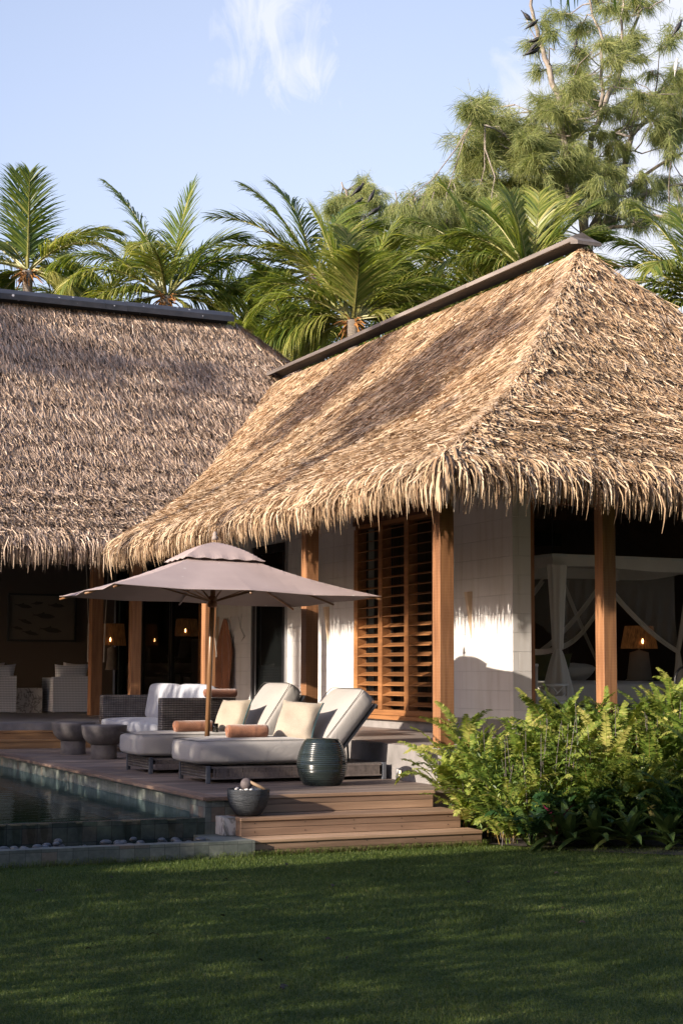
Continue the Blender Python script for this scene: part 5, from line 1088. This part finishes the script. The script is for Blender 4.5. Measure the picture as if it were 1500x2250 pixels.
# ================================================================== CASUARINAS
def branchy(px, py, dist): return atd(px, py, dist)
def casuarina(label, limbs, clusters, dist, seed, base, twigs=1.0, group='casuarina trees behind the palms', nneed=11, nw=.0125):
    g = np.random.default_rng(seed); tr = empty('casuarina_tree', tuple(base), label, 'tree', group); T_ = MB(); sk = []
    for li, (pts, r0, r1, dz) in enumerate(limbs):
        q = [atd(x, y, dist+dz*(i/(len(pts)-1))) for i, (x, y) in enumerate(pts)]; Q = []
        for i in range(len(q)-1):
            for t_ in (0, .33, .66): Q.append(q[i]*(1-t_)+q[i+1]*t_+g.normal(0, .035, 3)*(0 if i == 0 and t_ == 0 else 1))
        Q.append(q[-1]); rr = list(np.linspace(r0, r1, len(Q))); T_.tube([tuple(p) for p in Q], [x_*.78 for x_ in rr], 7)
        for i, p in enumerate(Q): sk.append((p, rr[i]))
    T_.build('trunk', ['cas_bark'], tr, True)
    SK = np.array([p for p, _ in sk]); B = MB(); Ps, Ss, Rs = [], [], []
    for (x, y, rx, ry, dens, droop) in clusters:
        c = atd(x, y, dist+g.normal(0, 1.6)); d = np.linalg.norm(SK-c, axis=1)+np.where(SK[:, 2] > c[2], 1.2, 0); s0 = SK[int(np.argmin(d))]; m_ = (s0+c)/2+g.normal(0, .18, 3)-np.array([0, 0, .15])
        m2 = s0*.7+c*.3+g.normal(0, .10, 3); m3 = s0*.3+c*.7+g.normal(0, .12, 3); B.tube([tuple(s0), tuple(m2), tuple(m_*.4+m3*.6), tuple(m3*.4+c*.6), tuple(c)], [.026, .020, .015, .011, .006], 5, False); rm, rz = rx/FPX*dist, ry/FPX*dist
        nt_ = int(14*dens*twigs)+2; rot = g.uniform(-.5, .8)
        for k in range(nt_):
            v = g.normal(0, 1, 3); v /= np.linalg.norm(v); v *= g.uniform(.4, 2.6); v[2] = v[2]*.8-.25*droop; e = c+v*np.array([rm, rm, rz]); a0 = c*(g.uniform(.3, .9))+m_*0; a0 = c+(m_-c)*g.uniform(0, .5); md = (a0+e)/2+g.normal(0, .05, 3)+[0, 0, .06]
            B.tube([tuple(a0), tuple(md), tuple(e)], [.013, .009, .004], 3, False)
            nn_ = int(nneed*5*g.uniform(.7, 1.3)); t_ = g.uniform(.15, 1.05, nn_); p = np.where(t_[:, None] < .5, a0+(md-a0)*(t_*2)[:, None], md+(e-md)*((t_-.5)*2)[:, None]); p = p+g.normal(0, .05, (nn_, 3))
            wind = np.array([.10, 0, 0]); dr = unit((e-a0)[None]/np.linalg.norm(e-a0)*g.uniform(.2, .9, (nn_, 1))+g.normal(0, .33, (nn_, 3))+np.array([0, 0, -droop])+wind); l = g.uniform(.18, .52, nn_)
            P = np.zeros((nn_, 3, 3)); P[:, 0] = p; P[:, 1] = p+dr*(l*.5)[:, None]; P[:, 2] = P[:, 1]+unit(dr+[0, 0, -.5*droop])*(l*.5)[:, None]
            sv = unit(np.cross(dr, g.normal(0, 1, (nn_, 3)))); W_ = np.stack([sv*nw*f*.5 for f in (.8, 1, .3)], 1); Ps.append(P); Ss.append(W_); Rs.append(np.clip(g.normal(.5, .2, nn_)+g.normal(0, .12), 0, 1))
    B.build('branches', ['cas_bark'], tr); P = np.concatenate(Ps); S = np.concatenate(Ss); r = np.concatenate(Rs); V, F = ribbons(P, S); build('crown', V, F, 'needle', tr, np.repeat(r, 6)); return tr
g = np.random.default_rng(42)
limbs = [([(1290, 640), (1290, 520), (1282, 470), (1250, 430), (1243, 330), (1236, 240), (1205, 150), (1185, 85), (1168, 30), (1163, -30)], .22, .05, -1),
         ([(1282, 480), (1300, 430), (1296, 310), (1318, 240), (1345, 190), (1368, 130), (1400, 30), (1405, -30)], .16, .04, 1),
         ([(1318, 235), (1322, 170), (1322, 90), (1300, 10), (1295, -30)], .08, .03, 0), ([(1368, 128), (1366, 60), (1365, -20)], .06, .03, 0),
         ([(1300, 500), (1360, 420), (1385, 300), (1440, 240), (1510, 170)], .15, .07, 2), ([(1385, 300), (1350, 290), (1420, 270), (1510, 200)], .05, .03, 1),
         ([(1280, 520), (1340, 480), (1400, 468), (1460, 480), (1520, 470)], .15, .08, -1), ([(1295, 510), (1350, 500), (1420, 485), (1470, 470)], .09, .04, -2), ([(1320, 470), (1400, 430), (1460, 410), (1520, 405)], .10, .06, 1),
         ([(1345, 190), (1400, 200), (1450, 210), (1520, 200)], .03, .015, 0), ([(1205, 150), (1180, 90), (1155, 40)], .035, .015, 0), ([(1250, 430), (1180, 380), (1110, 300), (1040, 260)], .07, .02, -2), ([(1280, 470), (1200, 450), (1120, 420), (1020, 380), (960, 420)], .07, .02, 0), ([(1243, 340), (1190, 260), (1130, 230)], .04, .015, 0), ([(1360, 420), (1440, 370), (1510, 330)], .08, .05, 0), ([(1370, 330), (1430, 330), (1510, 300)], .03, .02, 0), ([(1400, 30), (1440, 10), (1480, -20)], .03, .015, 0), ([(1360, 135), (1420, 130), (1490, 65)], .022, .010, 0)]
cl_ = []
def region(n, x0, x1, y0, y1, rx, dens, droop, keep=lambda x, y: True):
    k = 0
    while k < n:
        x, y = g.uniform(x0, x1), g.uniform(y0, y1)
        if keep(x, y): cl_.append((x, y, rx*g.uniform(.7, 1.2), rx*g.uniform(.6, 1.0), dens*g.uniform(.6, 1.3), droop)); k += 1
region(60, 1010, 1250, 225, 440, 22, 1.0, .45, lambda x, y: y > 225+max(0, 1060-x)*.5 and y > 215+max(0, x-1180)*.3)
region(34, 965, 1230, 400, 540, 26, .9, .7)
region(18, 870, 1010, 400, 540, 24, .7, .8, lambda x, y: y > 400+(1000-x)*.35)
region(34, 1250, 1340, 150, 460, 16, .42, .6); region(36, 1335, 1510, 60, 300, 16, .28, .5); region(34, 1320, 1510, 290, 500, 16, .24, .9)
region(14, 1180, 1300, 20, 210, 18, .55, .4); region(10, 1290, 1420, -20, 130, 16, .45, .4); region(8, 1440, 1500, 200, 300, 20, 1.1, .8)
c = atd(1290, 700, 48); casuarina('tall feathery casuarina with bare pale branches at the upper right', limbs, cl_, 48, 5, (c[0], c[1], 0))
cl_ = []; region(16, 735, 830, 405, 470, 17, .8, .7, lambda x, y: y > 400+max(0, x-790)*.6); region(22, 745, 900, 470, 570, 20, .8, .8)
limbs2 = [([(800, 700), (805, 560), (790, 480), (765, 430), (750, 400)], .13, .03, 0), ([(803, 560), (840, 500), (870, 460), (868, 420)], .08, .02, 0), ([(790, 480), (810, 440), (822, 420)], .04, .015, 0), ([(805, 570), (860, 540), (900, 500)], .05, .02, 0)]
c = atd(800, 760, 54); casuarina('smaller casuarina between the middle palms with black birds in it', limbs2, cl_, 54, 6, (c[0], c[1], 0))

# ================================================================== BIRDS
def bird(px, py, dist, ang, label, s=.22, white=False):
    p = atd(px, py, dist); r_ = empty('bird', tuple(p), label, 'bird', 'dark birds perched in the casuarinas'); rr = np.array(_r); u = np.array([0, 0, 1.0]); a = R(ang); ax = rr*math.cos(a)+u*math.sin(a); ax /= np.linalg.norm(ax)
    def q(t_, o=0): return tuple(p+ax*t_*s+u*o*s)
    b = MB(); b.tube([q(-1.55, -.06), q(-1.0, -.02), q(-.7), q(-.25, .05), q(.2, .06), q(.55, .10), q(.72, .2), q(.88, .30), q(1.02, .30), q(1.12, .25)], [.02*s*3, .10*s, .2*s, .34*s, .36*s, .26*s, .16*s, .18*s, .13*s, .05*s], 10); b.build('body', ['bird_white' if white else 'bird'], r_, True)
    for sg in (-1, 1): b = MB(); o_ = np.cross(ax, u)*sg*.30*s; b.tube([tuple(p+ax*.4*s+o_+u*.1*s), tuple(p-ax*.3*s+o_*1.1), tuple(p-ax*1.2*s+o_*.5-u*.1*s)], [.10*s, .17*s, .02*s], 8); b.build('wing', ['bird'], r_, True)
    b = MB(); b.tube([q(1.1, .25), q(1.35, .17)], [.045*s, .01*s], 6); b.build('beak', ['coconut'], r_, True); return r_
for i, (px, py, ang, s, wh, lb) in enumerate([(1182, 88, 8, .26, 0, 'black bird at the top of the cluster on the left casuarina limb'), (1176, 101, 40, .30, 0, 'largest black bird of the cluster on the left casuarina limb'), (1170, 114, 18, .24, 0, 'lowest black bird of the cluster on the left casuarina limb'), (1158, 38, -50, .24, 0, 'grey brown bird near the broken top of the left casuarina limb'), (1169, 54, 30, .22, 0, 'black bird just under the broken top of the left casuarina limb'), (1264, 98, 75, .18, 0, 'small dark bird facing us in the middle of the big casuarina'), (1488, 61, 55, .26, 0, 'black bird alone on a thin branch at the upper right edge'), (1484, 146, 80, .24, 1, 'white breasted bird in dense needles at the right edge'), (787, 417, 40, .28, 0, 'black bird highest in the smaller casuarina'), (815, 433, 60, .25, 0, 'black bird on the right tip of the smaller casuarina'), (822, 465, 30, .27, 0, 'black bird in the gap right of the smaller casuarina'), (799, 490, 85, .26, 0, 'black bird seen from behind between two palm crowns'), (912, 464, 25, .25, 0, 'black bird left of the broad palm under the big casuarina'), (859, 465, 70, .22, 0, 'dark bird half hidden in needles above the arching frond'), (786, 444, 30, .22, 0, 'dark brown bird half hidden in the smaller casuarina'), (876, 523, 85, .26, 0, 'dark bird perched low near the broad palm fronds')]):
    bird(px, py, 46 if px > 1000 else 51, ang, lb, s*(.78 if i > 2 else .85), bool(wh))
# drooping near frond tip that hangs into the top of the frame
g = np.random.default_rng(9); tp = empty('palm_frond', tuple(atd(1300, -140, 9)), 'dark drooping leaflet tips of a near palm frond at the very top edge', 'palm frond')
Ps = []
for (xa, xb, yb) in ((1195, 1210, 14), (1220, 1232, 22), (1226, 1252, 38), (1238, 1246, 22), (1250, 1262, 20), (1262, 1268, 14), (1338, 1352, 34), (1352, 1347, 22), (1375, 1390, 16), (1400, 1410, 18), (1466, 1470, 8), (1290, 1300, 8)):
    a, e = atd(xa, -110, 9), atd(xb, yb, 9.1); Ps.append([a, (a+e)/2+[.01, 0, .01], e])
P = np.array(Ps); S = np.tile(_r*.010, (len(P), 3, 1)); S[:, 2] *= .12; ribobj('leaflets', [P], [S], [np.full(len(P), .05)], 'palm', tp)
b = MB(); b.tube([tuple(atd(1150, -120, 9)), tuple(atd(1300, -112, 9)), tuple(atd(1500, -105, 9))], .015, 6); b.build('rachis', ['rachis'], tp)

# ================================================================== FERN BED
def fern(name, base, H_, n, seed, mat='fern', lean=(0, 0), spread=1.0, npin=30, label='', group='sword ferns in the bed right of the steps', wpin=.0088, tone=0, up=None):
    g = np.random.default_rng(seed); Ps, Ss, Rs = [], [], []; RP, RS_, RR = [], [], []
    for k in range(n):
        az = 2*math.pi*k/n*2.4+g.normal(0, .3); e0 = g.uniform(.95, 1.5); L = H_*g.uniform(.75, 1.15); dr = g.uniform(.7, 1.9)*spread; K = 12; t = np.linspace(0, 1, K)
        e = e0-dr*t**1.7; a = az+g.normal(0, .25)*t; d = np.stack([np.cos(e)*np.sin(a)+lean[0]*.35, np.cos(e)*np.cos(a)+lean[1]*.35, np.sin(e)], -1); d = unit(d)
        pts = np.array(base)+g.normal(0, .03, 3)*[1, 1, 0]+np.concatenate([[np.zeros(3)], np.cumsum(d[:-1]*L/(K-1), 0)]); side = unit(np.cross(d, [0, 0, 1.0])); tw = g.normal(0, .35); upv = unit(np.cross(side, d)); side = unit(side*math.cos(tw)+upv*math.sin(tw)); upv = unit(np.cross(side, d))
        m_ = int(npin*L/.6); tt = np.linspace(.22, .99, m_); tt = np.concatenate([tt, tt]); sg = np.concatenate([np.ones(m_), -np.ones(m_)]); ok = g.random(2*m_) > .04; tt, sg = tt[ok], sg[ok]; q = len(tt)
        ip = lambda A: np.stack([np.interp(tt, t, A[:, j]) for j in range(3)], -1); P0, D, S_, U_ = ip(pts), unit(ip(d)), unit(ip(side)), unit(ip(upv))
        l = .078*(np.sin(np.pi*np.clip(tt*.93-.02, 0, 1))**.5*(1.15-.55*tt))*g.uniform(.85, 1.1, q); dv = unit(S_*sg[:, None]+D*.38+U_*(.12+g.normal(0, .12, q))[:, None]); P = np.stack([P0, P0+dv*(l*.5)[:, None], P0+unit(dv+[0, 0, -.25]+D*.15)*l[:, None]], 1)
        wv = unit(np.cross(dv, U_)); wv = unit(wv+U_*g.normal(0, .25, (q, 1))); W_ = np.stack([wv*wpin*f for f in (.75, 1, .15)], 1); fr_t = g.normal(tone, .13); Ps.append(P); Ss.append(W_); Rs.append(np.clip(g.normal(.48, .12, q)+fr_t, 0, .9))
        RP.append(pts[None]); RS_.append((side*np.linspace(.004, .0012, K)[:, None])[None]); RR.append(np.array([.97 if g.random() < .5 else .3]))
    o = ribobj(name, [np.concatenate(Ps), np.concatenate(RP)], [np.concatenate(Ss), np.concatenate(RS_)], [np.concatenate(Rs), np.concatenate(RR)], mat)
    return tag(o, label, 'fern', group)
g = np.random.default_rng(31)
tag(build('soil_bed', [(6.95, 13.5, .006), (6.98, 12.80, .006), (7.3, 12.35, .006), (7.6, 11.75, .006), (8.2, 11.15, .006), (9.5, 10.2, .006), (16, 9, .006), (16, 13.6, .006)], [[0, 1, 2, 3, 4, 5, 6, 7]], 'soil'), kind='structure')
# (pixel of the crown top, Y) -> heights come from the photograph
rows = []
def top_line(px):      # approximate top outline of the bush in photo pixels
    return float(np.interp(px, [925, 975, 1010, 1060, 1110, 1160, 1200, 1250, 1300, 1340, 1390, 1430, 1470, 1500, 1540], [1700, 1640, 1600, 1575, 1590, 1560, 1545, 1505, 1560, 1525, 1520, 1540, 1505, 1490, 1480]))
k = 0
for Y, n_, sc_ in ((13.35, 13, 1.0), (12.95, 15, .86), (12.55, 15, .66), (12.2, 14, .46)):
    for i in range(n_):
        px = 985+(1570-985)*(i+.5)/n_+g.normal(0, 10); x_ = at(px, 1500, 1, Y)[0]
        yy_ = Y+g.normal(0, .10)-.55*max(0, x_-7.6)*(.55 if Y < 13 else .15); p = at(px, top_line(px), 1, yy_); zt_ = max(.38, p[2]*sc_); z0 = .0
        if p[0] < 7.1: continue
        # plants stand on stems: base raised for the tall back rows
        hh = min(.75, zt_); zb = max(0, zt_-hh*.92); lb_ = 'tall sunlit sword fern in the back of the bed against the verandah' if Y > 13.2 else ('sunlit sword fern in the middle of the dense bed' if Y > 12.6 else 'low sword fern near the front of the bed')
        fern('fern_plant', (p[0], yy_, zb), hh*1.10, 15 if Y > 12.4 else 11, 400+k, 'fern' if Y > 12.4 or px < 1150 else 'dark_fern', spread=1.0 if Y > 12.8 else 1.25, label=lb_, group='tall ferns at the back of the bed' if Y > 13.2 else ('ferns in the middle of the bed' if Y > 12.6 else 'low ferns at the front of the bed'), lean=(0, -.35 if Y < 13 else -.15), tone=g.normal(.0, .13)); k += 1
fern('fern_plant', (7.16, 13.30, .35), .62, 14, 901, 'fern', lean=(-1.0, -.2), spread=1.3, label='fern arching left over the end of the deck steps', group=None)
fern('fern_plant', (7.12, 12.85, .12), .55, 13, 902, 'fern', lean=(-.7, -.5), spread=1.3, label='fern spilling over the right end of the middle step', group=None)
fern('fern_plant', (7.45, 13.45, .72), .55, 9, 903, 'fern', lean=(-.5, 0), spread=.9, label='fern with curled tips standing up just right of the corner post', group=None)
fern('fern_plant', (8.35, 13.3, .85), .60, 10, 904, 'fern', lean=(0, 0), spread=.6, label='fern whose frond tips rise highest left of the front post', group=None)
fern('fern_plant', (9.55, 13.1, .85), .72, 12, 905, 'fern', lean=(0, 0), spread=.7, label='large fern rising at the right edge in front of the black arched chair', group=None)
# stems, dry fronds
def stems():
    b = MB()
    for i in range(170):
        Y = random.uniform(12.3, 13.4); px = random.uniform(1000, 1560); p = at(px, top_line(px)+random.uniform(15, 160), 1, Y); 
        if p[0] < 7.25: continue
        b.tube([(p[0]+random.uniform(-.05, .05), Y, 0), (p[0], Y-.02, p[2]*.6), (p[0]+random.uniform(-.08, .08), Y-.05, p[2])], [.004, .0035, .0025], 4, False)
    return b.build('fern_stems', ['coconut'])
tag(stems(), 'tangle of thin brown fern stalks inside the bed', 'undergrowth', kind='stuff')
# leafy understorey between the ferns
def understorey():
    g = np.random.default_rng(55); n = 15000; px = g.uniform(985, 1580, n); Y = g.uniform(12.15, 13.5, n); u = g.random(n)**.8; P0 = np.zeros((n, 3)); keep = np.ones(n, bool)
    for i in range(n):
        p = at(px[i], top_line(px[i])+26, 1, Y[i]); zmax = p[2]*(.62+.38*min(1, (Y[i]-12.15)/.9)); P0[i] = (p[0], Y[i]-.4*max(0, p[0]-7.6)*(13.5-Y[i])/1.3, max(.02, zmax*(1-u[i]*.85))); keep[i] = p[0] > 7.12
    P0 = P0[keep]; n = len(P0); d = unit(g.normal(0, 1, (n, 3))+[0, -.3, .3]); l = g.uniform(.03, .065, n)[:, None]; P = np.stack([P0, P0+d*l*.5, P0+unit(d+[0, 0, -.3])*l], 1); sv = unit(np.cross(d, g.normal(0, 1, (n, 3))+[0, 0, 1])); W_ = np.stack([sv*.0075*f for f in (.5, 1, .1)], 1)
    return ribobj('undergrowth', [P], [W_], [np.clip(g.normal(.22, .2, n), 0, 1)], 'fern')
tag(understorey(), 'dense small green leaves filling the bed between the ferns', 'undergrowth', kind='stuff')
# boat lilies along the front edge
def lily(base, n, L, seed, label, bright=0.0, group='boat lilies along the front of the bed'):
    g = np.random.default_rng(seed); K = 7; P = np.zeros((n, K, 3)); S = np.zeros((n, K, 3)); r = np.zeros(n)
    for k in range(n):
        az = k*2.4+g.normal(0, .2); u = k/n; e = 1.42-1.15*u+g.normal(0, .08); l = L*g.uniform(.8, 1.1)*(.75+.35*u); cur = np.array(base, float)+[0, 0, .03+.06*(1-u)]; P[k, 0] = cur; a = az
        sd = np.array([math.cos(az), -math.sin(az), 0]); 
        for q in range(1, K):
            d = np.array([math.cos(e)*math.sin(a), math.cos(e)*math.cos(a), math.sin(e)]); cur = cur+d*l/(K-1); P[k, q] = cur; e -= .10+.16*u
        for q, f in enumerate((.6, .95, 1.0, .92, .75, .48, .04)): S[k, q] = sd*.036*f*(L/.35)
        r[k] = (.85+g.normal(0, .07)) if (u < .13 and bright > 0) else np.clip(.25+bright+g.normal(0, .13), 0, .62)
    # slight gutter: two ribbons folded about the midrib
    up = np.zeros_like(S); up[:, :, 2] = np.linalg.norm(S, axis=-1)*.45
    A = P+S*.5+up*.5; B = P-S*.5+up*.5; o = ribobj('boat_lily', [A, B], [S*.5+up*.5, -S*.5+up*.5], [r, r], 'lily'); return tag(o, label, 'plant', group)
for i, (px, py, L, n_, br, lb) in enumerate([(1052, 1838, .30, 14, .3, 'small striped boat lily nearest the bottom step'), (1115, 1850, .36, 18, .28, 'bright green boat lily with a crimson heart, right of the bottom step'), (1135, 1842, .30, 12, .25, 'boat lily tucked close behind the bright crimson hearted one'), (1212, 1862, .36, 16, .12, 'boat lily with a magenta heart at the middle of the bed front')]):
    q = at(px, py, 2, .0); lily((q[0], q[1]-.06, .02), n_, L*1.15, 600+i, lb, br)
for i in range(13):
    px = 1255+i*25+g.normal(0, 8); q = at(px, 1868-(i % 3)*10, 2, .0); lily((q[0], q[1]+.12+.22*(i % 3), .06*(i % 3)), 17, g.uniform(.36, .5), 640+i, 'dark green broad leaved boat lily in the shaded right half of the bed front', -.05, 'shaded boat lilies at the right of the bed')

# ================================================================== LAWN GRASS
def grass():
    g = np.random.default_rng(12); Ps, Ss, Rs = [], [], []
    def inview(n, d0, d1):
        u = g.random(n); d = 1/(1/d0+(1/d1-1/d0)*u); d = d0+(d1-d0)*g.random(n)**1.0; sx = g.uniform(-.235, .235, n); fwd = np.array([math.sin(YAW), math.cos(YAW)]); rt = np.array([math.cos(YAW), -math.sin(YAW)])
        xy = d[:, None]*fwd+(sx*d)[:, None]*rt; return xy
    for (n, d0, d1, h0, h1, w_) in ((150000, 6.2, 9.5, .016, .036, .0021), (130000, 9.5, 14.2, .018, .042, .0026)):
        xy = inview(n, d0, d1); ok = ~((xy[:, 0] < 4.94) & (xy[:, 1] > 12.46)) & ~((xy[:, 0] > 4.9) & (xy[:, 0] < 7.1) & (xy[:, 1] > 12.5)) & (xy[:, 1] < 12.5-.55*np.maximum(0, xy[:, 0]-7.15)*1.3+.15)
        xy = xy[ok]; n = len(xy); h_ = g.uniform(h0, h1, n)*(1+.35*np.sin(xy[:, 0]*3.1+np.sin(xy[:, 1]*2.3)*2)*np.sin(xy[:, 1]*2.7)); a = g.uniform(0, 6.28, n); ln_ = g.uniform(.1, 1.1, n); d = np.stack([np.cos(a)*ln_, np.sin(a)*ln_, np.ones(n)], -1); d = unit(d)
        P0 = np.concatenate([xy, np.full((n, 1), .0)], 1); P = np.stack([P0, P0+d*(h_*.55)[:, None], P0+unit(d+np.stack([np.cos(a), np.sin(a), -.4*np.ones(n)], -1)*.6)*h_[:, None]], 1); b_ = g.uniform(0, 6.28, n); sv = np.stack([np.cos(b_), np.sin(b_), np.zeros(n)], -1)*(w_*.5)
        patch = .12*np.sin(xy[:, 0]*1.7+1)*np.sin(xy[:, 1]*1.3)+.10*np.sin(xy[:, 0]*5.1+xy[:, 1]*3.3); Ps.append(P); Ss.append(np.stack([sv, sv*.9, sv*.12], 1)); Rs.append(np.clip(g.normal(.45, .2, n)+patch, 0, 1))
    n = 2600; x = np.concatenate([g.uniform(2.6, 4.93, 900), g.uniform(4.93, 7.1, 1700)]); y = np.where(x < 4.93, 12.45, 12.50)-np.abs(g.normal(0, .03, n)); h_ = g.uniform(.04, .10, n); a = g.uniform(0, 6.28, n); d = unit(np.stack([np.cos(a)*.5, np.sin(a)*.5-.2, np.ones(n)], -1)); P0 = np.stack([x, y, np.zeros(n)], -1)
    P = np.stack([P0, P0+d*(h_*.55)[:, None], P0+unit(d+np.stack([np.cos(a), np.sin(a), -.3*np.ones(n)], -1)*.7)*h_[:, None]], 1); sv = np.stack([np.cos(a+1.57), np.sin(a+1.57), np.zeros(n)], -1)*.0016; Ps.append(P); Ss.append(np.stack([sv, sv*.9, sv*.1], 1)); Rs.append(np.clip(g.normal(.6, .2, n), 0, 1))
    return ribobj('grass', Ps, Ss, Rs, 'grass')
tag(grass(), 'short mown green grass blades', 'grass', kind='stuff')

# ================================================================== ADDED GARDEN OUT OF FRAME (unseen hedge and trees placed to shade lawn, pool, roofs)
def leaf_mass(name, pts_fn, n, mat, seed, size=(.05, .10), label='', cat_='hedge', group=None):
    g = np.random.default_rng(seed); P0 = pts_fn(g, n); n = len(P0); d = unit(g.normal(0, 1, (n, 3))); l = g.uniform(*size, n)[:, None]; P = np.stack([P0, P0+d*l*.5, P0+d*l], 1); sv = unit(np.cross(d, g.normal(0, 1, (n, 3)))); W_ = np.stack([sv*l*.30*f for f in (.3, 1, .1)], 1)
    o = ribobj(name, [P], [W_], [np.clip(g.normal(.5, .2, n), 0, 1)], mat); tag(o, label, cat_, group); return o
KX = -SUN_TRAVEL[2]; KY = SUN_TRAVEL[1]
HX = -5.6
# required top of shade, as z at x=0 along the sun's path, for each lateral v = y - KY*x
def shade_hedge_top(v): return np.interp(v, [2, 8.7, 9.9, 10.3, 10.7, 11.2, 11.8, 12.8, 15.2, 16.3, 20.3, 21.8, 24.8], [6.5, 5.2, 3.4, 2.0, 1.1, 1.3, 2.2, 2.6, 2.7, 3.45, 3.55, 3.8, 3.9])
def shade_hedge_pts(g, n):
    y = g.uniform(-5, 22, n); x = HX+g.uniform(-.5, .5, n); v = y-KY*x; top = shade_hedge_top(v)-KX*x+.10*np.sin(y*7)+.08*np.sin(y*17+1); z = g.random(n)**.9*top; return np.stack([x, y, z], -1)
leaf_mass('hedge', shade_hedge_pts, 120000, 'hedge', 71, (.08, .16), 'unseen tall hedge added beyond the pool to shade the lawn and the pool', 'hedge')  # added out of view, its top shaped to cast the wanted shade

# unseen trees added: behind the camera to cut sky light, west to dapple roofs
def crown_pts(cx, cy, cz, rx, ry, rz, hollow=.3):
    def f(g, n):
        v = g.normal(0, 1, (n, 3)); v /= np.linalg.norm(v, axis=1, keepdims=True); r = (hollow+(1-hollow)*g.random((n, 1))); k = 1+.25*np.sin(v[:, :1]*7+cx)*np.sin(v[:, 1:2]*6+cy)*np.cos(v[:, 2:]*5); return np.array([cx, cy, cz])+v*r*k*np.array([rx, ry, rz])
    return f
def garden_tree(c, r, n, seed, size, label, group='unseen trees added to cut the sky light'):
    t_ = empty('garden_tree', (c[0], c[1], 0), label, 'tree', group); b = MB(); b.tube([(c[0], c[1], 0), (c[0]+.2, c[1], c[2]*.5), (c[0], c[1], c[2])], [.3, .22, .12], 9); b.build('trunk', ['bark'], t_, True)
    g = np.random.default_rng(seed); P0 = crown_pts(*c, *r)(g, n); d = unit(g.normal(0, 1, (n, 3))); l = g.uniform(*size, n)[:, None]; P = np.stack([P0, P0+d*l*.5, P0+d*l], 1); sv = unit(np.cross(d, g.normal(0, 1, (n, 3)))); W_ = np.stack([sv*l*.32*f for f in (.3, 1, .1)], 1); ribobj('crown', [P], [W_], [np.clip(g.normal(.5, .2, n), 0, 1)], 'hedge', t_); return t_
for i in range(9): garden_tree((-16+i*6, -13-(i % 2)*4, 7.5+(i % 3)), (4.2, 3.4, 6.8), 9000, 800+i, (.5, .9), 'unseen tall dense tree added behind the camera to cut the sky light')  # unseen row added to block part of the sky and darken the ambient
for i in range(4): garden_tree((-4+i*7, 48+(i % 2)*3, 3.0), (4.5, 3.0, 3.5), 7000, 820+i, (.4, .7), 'leafy tree behind the palms', 'leafy trees behind the palms')
def shade_at(x, y, z, X):      # point on the sun's path through (x, y, z) at the plane x = X
    k = (x-X); return (X, y-KY*k, z+KX*k)
for i, (p, r, n) in enumerate([((8.9, 18.0, 5.4), (3.8, 2.4, 1.3), 270), ((9.6, 22.0, 5.9), (3.0, 1.3, 1.0), 220), ((3.0, 26.9, 7.9), (3.6, 3.0, .8), 260)]):
    c = shade_at(*p, -24-2*(i % 3)); garden_tree(c, r, n, 840+i, (.35, .7), 'unseen slender crowned tree added in the west to dapple the roofs', 'unseen slender trees added to dapple the roofs')  # crowns added on the sun's path to throw shade bands on the roofs

# dry leaves lying on the lawn
g = np.random.default_rng(90)
for i in range(18):
    px, py = g.uniform(40, 1460), g.uniform(1900, 2210); q = at(px, py, 2, .03); a = g.uniform(0, 6.28); l = g.uniform(.03, .06); V = []
    for t_, w_ in ((0, .05), (.3, .9), (.65, .8), (1, .05)):
        for sg in (-1, 1): V.append((q[0]+(t_-.5)*l*math.cos(a)-sg*w_*l*.28*math.sin(a), q[1]+(t_-.5)*l*math.sin(a)+sg*w_*l*.28*math.cos(a), .03+.012*math.sin(t_*3)+.004*sg))
    tag(build('fallen_leaf', V, [[0, 1, 3, 2], [2, 3, 5, 4], [4, 5, 7, 6]], 'soil'), 'small dry brown leaf lying on the shaded lawn', 'leaf', 'dry leaves on the lawn')
